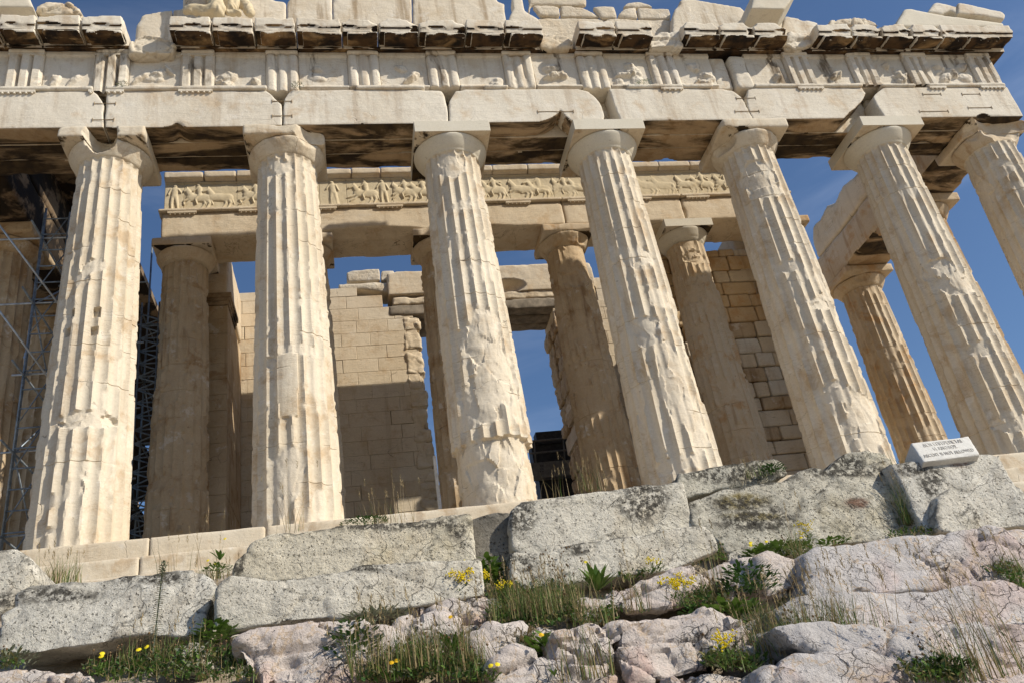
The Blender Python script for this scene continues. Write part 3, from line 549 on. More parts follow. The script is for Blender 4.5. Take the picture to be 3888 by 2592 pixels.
# broken stumps where geison blocks have fallen away
def stump(c, pts, y0, y1, seed, mats=None, wr=1.0, name='broken_block', rough=.03):
    m = MB(); m.prism(WZ(c, pts, y0), y0, y1); return worn(m, name, mats or MAR, T, .035, 3, wr*.7, rough, 2.5, seed, [], .8, False, 0, .03, .04)
stump(1, [(890, 305), (920, 255), (1010, 228), (1110, 240), (1185, 275), (1200, 300), (1190, 370), (1080, 370), (890, 365)], -1.05, -.2, 501)
stump(2, [(1370, 260), (1440, 230), (1560, 250), (1600, 300), (1600, 335), (1370, 335)], -.99, -.2, 502)
stump(2, [(2120, 250), (2200, 215), (2352, 205), (2360, 320), (2130, 330)], -1.15, -.2, 503, MARW)
stump(3, [(700, 300), (735, 215), (800, 225), (930, 235), (925, 290), (850, 325), (720, 335)], -1.12, -.2, 504, MARW)
# ---- pediment
PY = -.28
def slab(c, pts, seed, y0=PY, d=.35, mats=None, name='pediment_slab', wr=.4, rough=.014):
    mb_ = max(p[1] for p in pts); pts = [(x, y+(45 if y > mb_-22 and name == 'pediment_slab' else 0)) for x, y in pts]
    m = MB(); m.prism(WZ(c, pts, y0), y0, y0+d); return worn(m, name, mats or MARW, T, .045, 3, wr, rough, 2.2, seed, [], .7)
PEDM = marble('streaky_marble', (.62, .54, .42), (.67, .60, .49), (.46, .34, .2), .3, .75, .4, .4, .6)
slab(1, [(925, 280), (930, 165), (985, 100), (1090, 82), (1185, 68), (1185, 290)], 511, mats=PEDM)
slab(1, [(1190, 290), (1190, 66), (1255, 58), (1262, -60), (1430, -60), (1430, 120)], 512, PY+.02, mats=PEDM)
slab(1, [(1435, 120), (1435, -80), (1880, -80), (1868, -6), (1900, 4), (1950, 10), (1972, 18), (1974, 118)], 513, mats=PEDM)
slab(1, [(1977, 120), (1977, 10), (2010, -15), (2060, -90), (2290, -110), (2290, 130)], 514, mats=PEDM)
slab(2, [(-60, 130), (-60, -120), (483, -130), (488, 130)], 515, mats=PEDM)
slab(2, [(492, 130), (492, -130), (1060, -120), (1075, 10), (1125, 25), (1128, 90), (1145, 140)], 516, mats=PEDM)
slab(2, [(1148, 140), (1182, 60), (1176, 0), (1182, -60), (1240, -70), (1265, 70), (1360, 130), (1380, 320), (1200, 320)], 517, mats=PEDM)
BKM = marble('pecked_marble', (.60, .52, .40), (.65, .57, .45), (.5, .38, .24), .4, .15, .2, .5, 1.6)
def back(c, pts, seed, y=.12): return slab(c, pts, seed, y, .2, BKM, 'backing_block', .8, .03)
back(2, [(1290, 115), (1290, -30), (1690, -32), (1702, 40), (1500, 36), (1310, 30)], 521, .10); back(2, [(1318, 34), (1425, 26), (1505, 40), (1505, 110), (1375, 108)], 522, .07)
back(2, [(1510, 42), (1655, 40), (1700, 62), (1785, 118), (1512, 118)], 523); back(2, [(1732, 46), (1800, 38), (1885, 42), (1905, 122), (1790, 122)], 524, .06)
back(2, [(1908, 122), (1912, 92), (1945, 62), (2030, 45), (2045, 128)], 525); back(2, [(2036, 52), (2262, 56), (2276, 132), (2050, 130)], 526, .09)
back(2, [(1935, 46), (1972, 16), (2050, 4), (2125, 28), (2150, 46), (2040, 52)], 527); back(2, [(1290, 120), (1820, 123), (1820, 330), (1380, 330)], 528, .14); back(2, [(1823, 126), (2292, 134), (2292, 330), (1823, 330)], 529, .13)
slab(2, [(2282, 260), (2282, 120), (2300, 60), (2352, 18), (2420, 12), (2420, 260)], 531, mats=PEDM)
slab(3, [(0, 180), (-20, 0), (60, -12), (165, 12), (255, 25), (400, 50), (452, 95), (462, 160), (440, 180)], 532, mats=PEDM)
slab(3, [(455, 200), (470, 95), (700, 100), (690, 200)], 533, PY+.05); slab(3, [(680, 235), (705, 108), (820, 132), (932, 155), (932, 178), (900, 235), (905, 300), (740, 300)], 534, PY, .5)
P0 = WZ(3, [(485, -60), (800, -60), (702, 100), (465, 88)], -1.35)
m = MB(); m.prism([(x, max(z, 14.35)) if k > 1 else (x, z) for k, (x, z) in enumerate(P0)], -1.45, .2); worn(m, 'raking_geison', MARN, T, .05, 3, .5, .012, 2, 541, [], .5)
stump(3, [(1010, 172), (1025, 140), (1080, 130), (1190, 128), (1300, 135), (1350, 165), (1352, 178)], -.6, .2, 542, MAR, 1.0, 'rubble_block', .06)
RK = [(1462, 182), (1530, 62), (1570, 56), (1800, 100), (2010, 130), (2215, 158), (2218, 186), (1800, 190)]
m = MB(); m.prism(WZ(3, RK, -1.25), -1.25, .1); worn(m, 'raking_geison', MARN, T, .045, 3, .5, .012, 2, 543, [], .5)
m = MB(); m.prism(WZ(3, [(1690, 84), (1735, 14), (1760, 10), (1900, 48), (1896, 98), (1850, 72), (1790, 98)], -1.15), -1.15, -.1); worn(m, 'sima_tile', MARW, T, .035, 4, .8, .012, 3, 544)
m = MB(); m.prism(WZ(3, [(1898, 92), (1900, 14), (2040, 42), (2200, 74), (2232, 98), (2222, 132), (2040, 104)], -1.22), -1.22, -.1); worn(m, 'sima_tile', MARW, T, .035, 4, .8, .012, 3, 545)
m = MB(); m.prism(WZ(1, [(-60, 92), (-60, -40), (190, -40), (248, 92)], -1.1), -1.3, .1); worn(m, 'raking_geison', MARN, T, .04, 2, .4, .01, 2, 546)
stump(1, [(245, 100), (245, 35), (360, 15), (430, 10), (520, 35), (562, 98)], -.9, 0, 547, MAR, .8, 'rubble_block', .05)
# ------------------------------------------------------------------ inner porch
IX = [-9.85, -6.27, -2.09, 2.09, 6.27, 9.85]; IY = 5.0
ISP = {0: [(4, 1300, 560, 60, 120, .05), (4, 1380, 420, 50, 30, .06), (7, 1300, 320, 120, 60, .03)], 3: [(5, 1600, 300, 130, 110, .09), (5, 1580, 180, 60, 60, .06), (5, 1650, 700, 100, 120, .05), (5, 1700, 1200, 120, 120, .07)],
       4: [(3, 100, 1560, 30, 30, .03), (6, 90, 190, 90, 50, .09), (6, 110, 340, 90, 40, .08), (6, 200, 500, 60, 90, .05)]}
for i, xc in enumerate(IX):
    c = fluted('porch_column', xc, IY, .70, 9.39, .83, .655, 80+i*3, MARI if i in (0, 2, 3) else (WALL if i == 1 else MARB), T, ISP.get(i, ()), .055, 10, chip=.085, rag=.555)
    capital(c, xc, IY, 10.78, .87, .655, [MARB if i != 0 else WALL, ABU] if i != 4 else MARN, 90+i, i == 4, [((xc+.75, IY-.9, 10.2), (.5, .5, .35), (-.5, 1, 0))] if i in (2, 3) else [], False, .7, .98)
px_ = [-10.48, -6.27, -2.09, 2.09, 6.27, 10.4]
for i in range(5):
    bt = []
    if i == 1: bt = [((-4.2, 4.2, 10.78), (1.5, .5, .16), (0, .4, 1))]
    if i == 2: bt = [((-.6, 4.2, 10.76), (1.0, .5, .1), (0, .4, 1))]
    a = worn(B((px_[i]+.003, 4.24, 10.785), (px_[i+1]-.003, 5.72, 11.72)), 'porch_architrave', WALL, T, .05, 3, .6, .018, 2, 601+i, bt, .6)
    m = MB(); m.box((px_[i]-(.08 if i == 0 else -.003), 4.14, 11.725), (px_[i+1]-.003, 5.6, 11.83)); worn(m, 'taenia', WALL, a, .03, 2, .8, .012, 4, 611+i, [], 1)
    for xc in np.arange(px_[i]+.62, px_[i+1]-.3, 2.08):
        m = MB(); m.box((xc-.42, 4.15, 11.655), (xc+.42, 4.25, 11.722))
        for q in range(6): m.ball((xc-.35+q*.14, 4.19, 11.635), .032, 8, 5)
        m.build('regula', WALL, a)
# frieze slabs with a relief procession of riders and standing figures
def cap2(X, Z, p, q, r0, r1, hgt):
    px, pz = p; dx, dz = q[0]-px, q[1]-pz; L = dx*dx+dz*dz+1e-9; t = np.clip(((X-px)*dx+(Z-pz)*dz)/L, 0, 1)
    d = np.hypot(X-px-t*dx, Z-pz-t*dz); r = r0+(r1-r0)*t; return hgt*np.sqrt(np.clip(1-(d/r)**2, 0, 1))
def horse(r):
    k = r.uniform(-.04, .04); L = [((-.26, .50+k), (.22, .44), .135, .14, .055), ((-.24, .53+k), (-.38, .78), .105, .07, .05), ((-.38, .78), (-.54, .70), .062, .036, .05), ((-.40, .80), (-.37, .90), .02, .008, .045), ((.30, .48), (.40, .20), .04, .015, .03)]
    f = r.random() < .6
    L += [((-.30, .44), (-.50, .34), .055, .035, .045), ((-.50, .34), (-.44, .20) if f else (-.64, .30), .032, .02, .04), ((-.24, .42), (-.38, .26), .055, .03, .035), ((-.38, .26), (-.52, .18), .03, .018, .035)]
    L += [((.22, .44), (.30, .24), .085, .045, .05), ((.30, .24), (.22, .06), .038, .024, .045), ((.14, .42), (.16, .22), .07, .04, .035), ((.16, .22), (.06, .07), .035, .022, .035)]
    if r.random() < .85:
        L += [((.0, .58), (-.03, .84), .07, .085, .06), ((-.04, .95), (-.045, .955), .058, .058, .055), ((.0, .56), (-.12, .40), .055, .042, .075), ((-.12, .40), (-.08, .24), .036, .022, .072), ((-.06, .84), (-.20, .72), .03, .022, .06)]
        if r.random() < .6: L += [((.02, .84), (.22, .66), .05, .03, .03), ((.06, .80), (.24, .78), .04, .02, .03)]
    return L
def stander(r):
    s = r.choice([-1, 1]); L = [((0, .56), (.02*s, .80), .085, .10, .06), ((.02*s, .93), (.03*s, .94), .06, .06, .06), ((-.04, .52), (-.07, .28), .06, .045, .05), ((-.07, .28), (-.06, .06), .042, .028, .045), ((.05, .52), (.09, .28), .06, .045, .05), ((.09, .28), (.12, .06), .042, .028, .045), ((-.09*s, .82), (-.17*s, .62), .035, .028, .05), ((.11*s, .82), (.20*s, .68), .035, .025, .05)]
    if r.random() < .5: L += [((0, .62), (.02, .10), .10, .15, .04)]
    return L
FR = [-10.42, -9.86, -8.28, -7.1, -5.75, -4.9, -3.45, -2.0, -1.2, .4, 1.9, 3.3, 4.8, 6.3, 7.7, 9.2, 10.36]
for i in range(len(FR)-1):
    r = random.Random(50+i); x0, x1 = FR[i]+.004, FR[i+1]-.004; L = []; n = x1-x0
    def put(fig, cx):
        for p, q, a, b, h in fig: L.append(((cx+p[0], 11.84+p[1]), (cx+q[0], 11.84+q[1]), a, b, h))
    if n < .9: put(stander(r), (x0+x1)/2)
    elif n < 1.25: put(horse(r), (x0+x1)/2)
    elif i in (3, 5): put(horse(r), x0+.62); put(stander(r), x1-.28)
    else: put(horse(r), x0+n*.30); put(horse(r), x0+n*.70)
    dmg = .0 if i < 9 else .6
    def hf(X, Z):
        h = 0*X
        for p, q, a, b, hh in L: h = np.maximum(h, cap2(X, Z, p, q, a*1.12, b*1.12, hh*.85))
        P = np.stack([X, 0*X, Z], -1); h = h*(1-dmg*ss(.5, .62, fbm(P*2, 7, 3)))+.012*(fbm(P*9, i, 3)-.5); return h+.05*(Z > 12.86)
    grid_slab('frieze_slab', x0, x1, 11.835, 12.90, 4.30, .5, hf, CAST, T, .016)
m = MB(); m.box((-10.4, 4.82, 11.84), (10.35, 5.7, 12.9)); m.build('frieze_backing', WALL, T)
x = -10.44; rr = random.Random(9); i = 0
while x < 10.0:
    xe = min(x+rr.uniform(.9, 1.5), 10.42); m = MB(); m.prism_x([(4.22, 12.905), (4.22, 12.97), (4.10, 12.99), (4.10, 13.2+.03*rr.random()), (5.3, 13.22), (5.3, 12.905)], x+.002, xe-.002)
    worn(m, 'porch_cornice_block', WALL, T, .03, 2, .35, .014, 4, 640+i, [], .6); x = xe; i += 1
m = MB(); m.box((-10.3, 5.31, 12.905), (10.2, 5.75, 13.05)); m.build('frieze_backing', WALL, T)

# ---- cella west wall: coursed ashlar on both sides of the great door
def courses(name, xa, xb, z0, z1, yf, dep, ch, seed, mats, parent, jit=.007, gap=.0035, bl=(1.0, 1.5), topf=None, le=None, re=None, cham=.012, gapr=.025, ragged=None, dy=0):
    r = random.Random(seed); m = MB(); z = z0; k = 0
    if mats is WALL: mats = [WALL, WALL2, WALL3]
    elif not isinstance(mats, list): mats = [mats]
    while z < z1-.05:
        h = min(ch*(1+dy*(r.random()-.5)), z1-z); a = xa(z) if callable(xa) else xa; b = xb(z) if callable(xb) else xb; x = a; first = True
        while x < b-.02:
            w_ = r.uniform(*bl)*(.5+.5*((k % 2) if first else 1)); xe = min(x+w_, b)
            if b-xe < .35: xe = b
            first = False; g = gap+gapr*r.random()**4
            zt = z+h
            if topf is None or (z+h) < topf((x+xe)/2):
                y = yf+jit*(r.random()*2-1); x0, x1 = x+g/2, xe-g/2; za, zb = z+g/3, zt-g/3*(1 if r.random() < .8 else 2); c = cham
                rg = (lambda: (r.random()-.5)*ragged) if ragged else (lambda: 0)
                o = [(x0+rg(), za+rg()*.5), (x1+rg(), za+rg()*.5), (x1+rg(), zb+rg()*.5), (x0+rg(), zb+rg()*.5)]
                cx, cz = (x0+x1)/2, (za+zb)/2
                V = [(px+(c if px < cx else -c), y, pz+(c if pz < cz else -c)) for px, pz in o]+[(px, y+c*.8, pz) for px, pz in o]+[(px, yf+dep, pz) for px, pz in o]
                F = [(0, 1, 2, 3), (8, 11, 10, 9)]+[(4*q+j, 4*q+4+j, 4*q+4+(j+1) % 4, 4*q+(j+1) % 4) for q in (0, 1) for j in range(4)]
                m.add(V, F, r.choice([0, 0, 0, 1, 1, 2]) if len(mats) > 1 else 0)
            x = xe
        z += h; k += 1
    return m.build(name, mats, parent)
n1 = lambda z, s: .16*(vn(np.array([[z*1.9, s, 0]]), s)[0]-.5)
courses('wall', -10.6, lambda z: -2.55-.12+n1(z, 3), .70, 12.0, 9.40, 1.7, .52, 31, WALL, T, topf=lambda x: 12.2 if x < -4.3 else 11.4)
courses('wall', lambda z: 2.62+n1(z, 8), 10.6, .70, 10.9, 9.40, 1.7, .52, 37, WALL, T)
# eroded door jambs: blocks of odd depth, standing just proud of the wall ends
rr = random.Random(12)
for sx, xj in ((-1, -2.62), (1, 2.66)):
    z = .7; i = 0
    while z < 10.5:
        h = rr.uniform(.45, .95); xa = xj-sx*rr.uniform(.06, .16)
        for (y0, y1) in ((9.36, 10.3), (10.32, 11.3)):
            e = rr.uniform(-.05, .05); worn(B((min(xj+sx*.5, xa-sx*e), y0, z+.01), (max(xj+sx*.5, xa-sx*e), y1, min(z+h, 10.6)-.01)), 'jamb_block', WALL if sx < 0 else MARI, T, .045, 3, 1.0, .04, 2.2, 700+i, [], 1.0, False, 0, .03, .03); i += 1
        z += h
def wblock(c, pts, y0, d, name, mat, seed, wr=.8, rough=.02):
    m = MB(); m.prism(WZ(c, pts, y0), y0, y0+d); return worn(m, name, mat, T, .05, 4, wr, rough, 2.5, seed, [], .8)
wblock(5, [(35, 376), (36, 310), (70, 290), (265, 284), (268, 368)], 9.5, .8, 'wall_block', BKM, 721); wblock(5, [(272, 366), (274, 292), (368, 290), (372, 362)], 9.55, .8, 'wall_block', BKM, 722)
wblock(5, [(-20, 428), (-20, 384), (372, 366), (385, 440), (300, 448), (140, 422)], 9.42, .9, 'wall_block', BKM, 723)
LZ = 10.62
worn(B((-3.55, 9.30, 11.55), (.30, 10.4, 12.55)), 'lintel_block', WALL, T, .05, 2, .4, .02, 2, 724, [((-.2, 9.3, 11.6), (.6, .4, .4), (0, 1, .3))], .9)
worn(B((.32, 9.30, 11.45), (4.4, 10.4, 12.65)), 'lintel_block', WALL, T, .05, 2, .5, .025, 2, 725, [((1.0, 9.3, 11.7), (.7, .4, .3), (0, 1, .2))], 1.0)
LINT = plain('grey_lintel_stone', (.24, .20, .15), .9, .35, 0, 3)
for i, y in enumerate((9.34, 9.92, 10.5)):
    worn(B((-3.6, y, LZ+.05*(i == 0)), (3.5, y+.55, LZ+.50)), 'lintel_beam', LINT, T, .05, 2, .6, .03, 3, 726+i, [], 1)
worn(B((-3.4, 9.35, LZ+.52), (3.4, 10.9, 11.46)), 'lintel_block', WALL, T, .05, 3, .8, .06, 4, 729, [], 1.2)
courses('wall', 4.42, 10.6, 10.9, 12.5, 9.42, 1.6, .52, 41, WALL, T, topf=lambda x: 12.45)
# antae of the porch
for sx, mt in ((-1, MARI), (1, WALL)):
    xa, xb = sorted((sx*8.78, sx*10.05)); b = MB(); b.box((xa, 6.15, .70), (xb, 9.38, 9.55)); a = courses('anta', xa, xb, .7, 9.5, 6.15, 3.2, .52, 45+sx, [mt], T, jit=.004, bl=(2, 3))
    for q, (o, z0, z1) in enumerate(((.03, 9.52, 9.66), (.07, 9.662, 9.76), (.11, 9.762, 9.92))):
        m = MB(); m.box((xa-o, 6.15-o, z0), (xb+o, 7.75, z1)); m.build('anta_moulding', [CRUST if sx < 0 else WALL], a)
    worn(B((xa, 6.12, 9.925), (xb, 9.38, 11.7)), 'porch_wall_beam', WALL, T, .06, 3, .5, .015, 2, 741+sx)
# long side walls of the cella behind the antae
for sx in (-1, 1):
    xa, xb = sorted((sx*9.62, sx*10.75)); courses('wall', xa, xb, .7, 8.5, 11.2, 16, .52, 61+sx, MARI, T)
# ------------------------------------------------------------------ rough tower wall in the corner of the porch
TW = tag(empty('stair_tower_wall', (7.6, 6.1, .7), 'rough wall of reused orange and grey marble blocks with open dark joints standing behind the porch columns', 'wall'))
rr = random.Random(77); z = .7; TB = [MARB, WALL, MARI, WALL, MARW]
i = 0
while z < 10.7:
    h = rr.uniform(.42, .62); x = 5.0+rr.uniform(0, .5)
    while x < 9.9:
        xe = min(x+rr.uniform(.5, 1.25), 9.95)
        if 9.95-xe < .3: xe = 9.95
        o = 6.02+rr.uniform(-.03, .03); mt = ORM if z > 7.4 and rr.random() < .8 else rr.choice([WALL, MARI, MARW, WALL])
        g = .012+(.06 if rr.random() < .18 else 0)
        worn(B((x+g, o, z+.008), (xe-.008, o+.55, min(z+h, 10.75)-.01)), 'wall_block', mt, TW, .035, 2, .6, .012, 3, 760+i, [], .7); x = xe; i += 1
    z += h
for (z0, z1) in ((.7, 10.7),):
    m = MB(); m.box((4.9, 6.22, z0), (9.9, 7.0, z1)); m.build('wall_core', plain('dark_mortar', (.05, .035, .022), .95, .3), TW)
# ------------------------------------------------------------------ statue group on the cornice (generic draped figures)
ST = empty('draped_statue', (-8.0, -1.0, 13.69), 'cream cast of two draped figures resting on the cornice at the top left', 'statue')
def p3(x, y, Y): return atY(1, x, y, Y)
m = MB()
a = p3(1290, 72, -1.1); b = p3(1500, 78, -1.15); m.capsule(a+[0, 0, 0], b, .14, .20)
m.capsule(b, p3(1470, -60, -.9), .22, .24); m.capsule(p3(1470, -60, -.9), p3(1450, -180, -.8), .24, .28); m.capsule(p3(1400, 95, -1.0), p3(1520, 95, -1.0), .09, .1)
bm1 = m
def folds(o, amp, f):
    me = o.data; n = len(me.vertices); P = np.empty(n*3); N = np.empty(n*3); me.vertices.foreach_get('co', P); me.vertices.foreach_get('normal', N); P = P.reshape(-1, 3); N = N.reshape(-1, 3); W = P+np.array(o.matrix_world.translation)*0
    g = fbm(W*np.array(f)+np.stack([fbm(W*1.5, 3, 2)*2]*3, 1), 12, 3); P = P+N*(amp*np.sin(g*28))[:, None]; me.vertices.foreach_set('co', P.ravel()); me.update()
o = worn(m, 'reclining_figure', CAST, ST, .025, 2, .3, .01, 5, 801); folds(o, .018, (1.6, 1.2, .8))
m = MB(); m.capsule(p3(1590, 70, -1.05), p3(1640, -60, -.85), .17, .24); m.capsule(p3(1640, -60, -.85), p3(1640, -190, -.8), .26, .28); m.capsule(p3(1650, -30, -.85), p3(1725, 95, -1.0), .21, .13); m.capsule(p3(1575, 92, -1.1), p3(1640, 92, -1.1), .09, .1); m.capsule(p3(1560, -40, -.95), p3(1548, 85, -1.05), .07, .06)
o = worn(m, 'kneeling_figure', CAST, ST, .025, 2, .3, .01, 5, 803); folds(o, .018, (1.5, 1.5, 1.0))
# ------------------------------------------------------------------ scaffolding in the north colonnade
SF = empty('scaffolding', (-12.2, 6, 0), 'blue grey steel tube scaffolding tower with ladders and planks behind the leftmost columns', 'scaffold')
rr = random.Random(5)
YS = (1.9, 4.2, 6.6, 9.0, 11.4); XS = (-12.85, -11.25)
for x in XS:
    for y in YS:
        m = MB(); m.tube((x, y, 0), (x, y, 12.4 if y > 5 else 10.2), .030, n=8); m.build('standard', STEEL, SF, True)
for x, nm in ((-12.85, 0), (-11.25, 1), (-11.25, 2)):
    y = YS[0] if nm < 2 else 8.6; m = MB(); x2 = x+.62
    for q in (x, x2): m.tube((q, y-.06, 0), (q, y-.06, 10.0+2.5*(nm == 2)), .026, n=8)
    z = .3
    while z < 10+2.5*(nm == 2): m.tube((x, y-.06, z), (x2, y-.06, z), .020, n=6); z += .5
    for q in range(8): m.tube((x, y-.05, .3+q*1.2), (x2, y-.05, 1.5+q*1.2), .016, n=6)
    m.build('ladder_frame', STEEL, SF, True)
for z in (1.2, 3.2, 5.2, 7.2, 9.2):
    for x in XS:
        m = MB(); m.tube((x, YS[0]-.8, z), (x, YS[-1]+.4, z), .026, n=8); m.build('ledger', STEEL, SF, True)
    for y in YS:
        m = MB(); m.tube((XS[0]-(1.9 if y < 3 and z in (7.2, 9.2) else .3), y+.05, z+.06), (XS[1]+.5, y+.05, z+.06), .026, n=8); m.build('transom', STEELL if y < 3 else STEEL, SF, True)
for j, y in enumerate(YS[:-1]):
    for i_, z in enumerate((1.2, 3.2, 5.2, 7.2)):
        for x in XS:
            m = MB(); a_ = (z, z+2) if (i_+j) % 2 else (z+2, z); m.tube((x, y, a_[0]), (x, YS[j+1], a_[1]), .022, n=6); m.build('brace', STEEL, SF, True)
for z0 in (8.3, 6.2):
    m = MB(); m.tube((-14.4, .9, z0+2.0), (-12.1, 1.8, z0-1.4), .024, n=6); m.build('brace', STEELL, SF, True)
for z in (3.3, 5.3, 7.3):
    m = MB()
    for q in range(6): m.box((XS[0]+.02+q*.27, 4.0, z), (XS[0]+.27+q*.27, 11.6, z+.045))
    m.build('plank_deck', WOOD, SF)
m = MB(); m.hull([(-12.9, 7.5, 8.6), (-10.9, 7.5, 9.4), (-10.9, 7.5, 9.5), (-12.9, 7.5, 8.7)], [(-12.9, 13, 8.6), (-10.9, 13, 9.4), (-10.9, 13, 9.5), (-12.9, 13, 8.7)]); m.build('shelter_roof', WOOD, SF)
m = MB()
for q in range(20):
    z = .6+q*.42
    for (xa, xb) in ((-11.2, -10.2), (-10.2, -11.2)): m.tube((xa, 5.6, z), (xb, 5.6, z+.42), .022, n=6)
    m.tube((-11.2, 5.6, z), (-10.2, 5.6, z), .022, n=6)
for x in (-11.2, -10.7, -10.2): m.tube((x, 5.6, 0), (x, 5.6, 9.4), .028, n=6)
m.build('lattice_panel', STEEL, SF, True)
# ------------------------------------------------------------------ machine frame seen through the door
KZ = 12.6
def zc(x, y): return (x/3.92+1900, y/3.92+1550)
def dp(x, y, Y=KZ):
    u, v = zc(x, y); d = np.array([(u-1944)/FPX, -(v-1296)/FPX, 1.0]) @ CR; return CAM+d*(Y-CAM[1])/d[1]
CRN = empty('machine_housing', tuple(dp(700, 1400)), 'dark steel machine housing with rails and a riveted beam beyond the temple doorway', 'machine')
def dbox(nm, x0, y0, x1, y1, Y, dep, mat):
    a = dp(x0, y0, Y); b = dp(x1, y1, Y); m = MB(); m.box((a[0], Y, b[2]), (b[0], Y+dep, a[2])); return m.build(nm, mat, CRN)
dbox('panel', 520, 350, 1150, 480, KZ+.3, .5, DARKM); dbox('panel', 440, 470, 1150, 820, KZ+.35, .6, DARKM)
m = MB()
for y, s in ((478, .045), (655, .04)): a = dp(440, y+10); b = dp(1100, y-50); m.tube(a, b, s, n=8)
for x in (500, 935): a = dp(x, 470); b = dp(x+30, 820); m.tube(a, b, .03, n=8)
m.build('rail', GREYM, CRN, True)
bb = dbox('riveted_beam', 380, 815, 1160, 975, KZ-.05, .35, GREYM); m = MB()
for x in (600, 632, 925): 
    for y in (850, 897, 935): a = dp(x, y, KZ-.055); m.tube(a, a+[0, -.015, 0], .022, n=8)
m.build('rivet', DARKM, bb); dbox('base', 560, 990, 1200, 1500, KZ+.3, .8, DARKM); dbox('hose_reel', 560, 985, 700, 1020, KZ, .2, STEELL)
# ------------------------------------------------------------------ ground: one sheet from the camera up the rocky bank and on to the horizon
def gz(y):
    return np.interp(y, [-900, -60, -16, -13.6, -12.5, -9.4, -8.4, -7.2, -5.2, -2.5, 45, 70, 900], [-9, -7.4, -7.0, -5.65, -5.0, -3.36, -3.05, -2.6, -2.2, -1.75, -1.75, -6, -9])
xsg = np.unique(np.concatenate([np.linspace(-900, -16, 14), np.arange(-16, 9, .09), np.linspace(9, 30, 14), np.linspace(30, 900, 10)]))
ysg = np.unique(np.concatenate([np.linspace(-900, -19, 12), np.arange(-19, -14, .25), np.arange(-14, -7, .08), np.linspace(-7, 45, 24), np.linspace(48, 900, 14)]))
GX, GY = np.meshgrid(xsg, ysg); P_ = np.stack([GX, GY, 0*GX], -1); near = ss(-20, -13, GY)*ss(-6, -8, GY)
GZ = gz(GY)+near*(.34*(fbm(P_*.9, 3, 4)-.5)+.14*(fbm(P_*4, 4, 3)-.5))
nx_ = len(xsg); I_ = np.arange(nx_-1); F_ = np.concatenate([np.stack([j*nx_+I_, j*nx_+I_+1, (j+1)*nx_+I_+1, (j+1)*nx_+I_], 1) for j in range(len(ysg)-1)])
me = bpy.data.meshes.new('ground'); me.from_pydata(np.stack([GX, GY, GZ], -1).reshape(-1, 3).tolist(), [], F_.tolist()); me.update()
tag(link('ground', me, SOIL), None, None, None, 'structure')

# ------------------------------------------------------------------ foundation blocks and bedrock
def rockp(name, c, pts, dep, mat, label, cat, group, seed, tilt=.25, fwd=0., it=6, wear=.8, rough=.03, rf=2.2, voxel=.022, crack=0., chips=.9, bites=(), bot=None, grow=1.0):
    P = np.array(pts, float); zb = P[:, 1].max() if bot is None else bot; gr = 1.06 if name == 'rock' else 1.02; pts = (P.mean(0)+(P-P.mean(0))*gr).tolist(); p0 = on_slope(c, P[:, 0].mean(), zb, .12)
    p0 = p0+(CAM-p0)/np.linalg.norm(CAM-p0)*fwd; A = [on_plane(c, x, y, p0, tilt) for x, y in pts]
    cen = np.mean(A, 0); Bk = [np.array([cen[0]+(a[0]-cen[0])*.93, a[1]+dep, cen[2]+(a[2]-cen[2])*.9-.05]) for a in A]
    Mid = [np.array([cen[0]+(a[0]-cen[0])*1.0, a[1]+dep*.35, cen[2]+(a[2]-cen[2])*1.0]) for a in A]
    m = MB(); n = len(A); m.add(list(A)+list(Mid)+list(Bk), [tuple(range(n)), tuple(range(3*n-1, 2*n-1, -1))]+[(q*n+i, (q+1)*n+i, (q+1)*n+(i+1) % n, q*n+(i+1) % n) for q in (0, 1) for i in range(n)])
    o = worn(m, name, mat, None, voxel, max(2, it//2), (wear*.7 if mat is PINK else .3) if name == 'rock' else .18, rough, rf, seed, bites, chips if name == 'rock' else .4, False, crack, .025 if mat is PINK else (.015 if name == 'rock' else .008), .040 if mat is PINK else (.009 if name == 'rock' else .007))
    if name == 'rock': o.data.set_sharp_from_angle(angle=radians(42))
    if label: tag(o, label, cat, group)
    n_ = len(o.data.vertices); Pv = np.empty(n_*3); o.data.vertices.foreach_get('co', Pv); Pv = Pv.reshape(-1, 3); dv = (Pv-CAM) @ CR.T
    for nm, cc, x, y, rx, ry in SPOT.get(seed, ()) if name == 'foundation_block' else ():
        ux = (1944+FPX*dv[:, 0]/dv[:, 2]-CROP[cc][0])/SC; uy = (1296-FPX*dv[:, 1]/dv[:, 2]-CROP[cc][1])/SC
        val = ss(1.25, .6, np.sqrt(((ux-x)/rx)**2+((uy-y)/ry)**2)+.8*(fbm(Pv*5, seed+3, 4)-.5))
        at = o.data.attributes.get(nm) or o.data.attributes.new(nm, 'FLOAT', 'POINT'); old = np.zeros(n_, np.float32); at.data.foreach_get('value', old); at.data.foreach_set('value', np.maximum(old, val).astype(np.float32))
    return base_at(o)
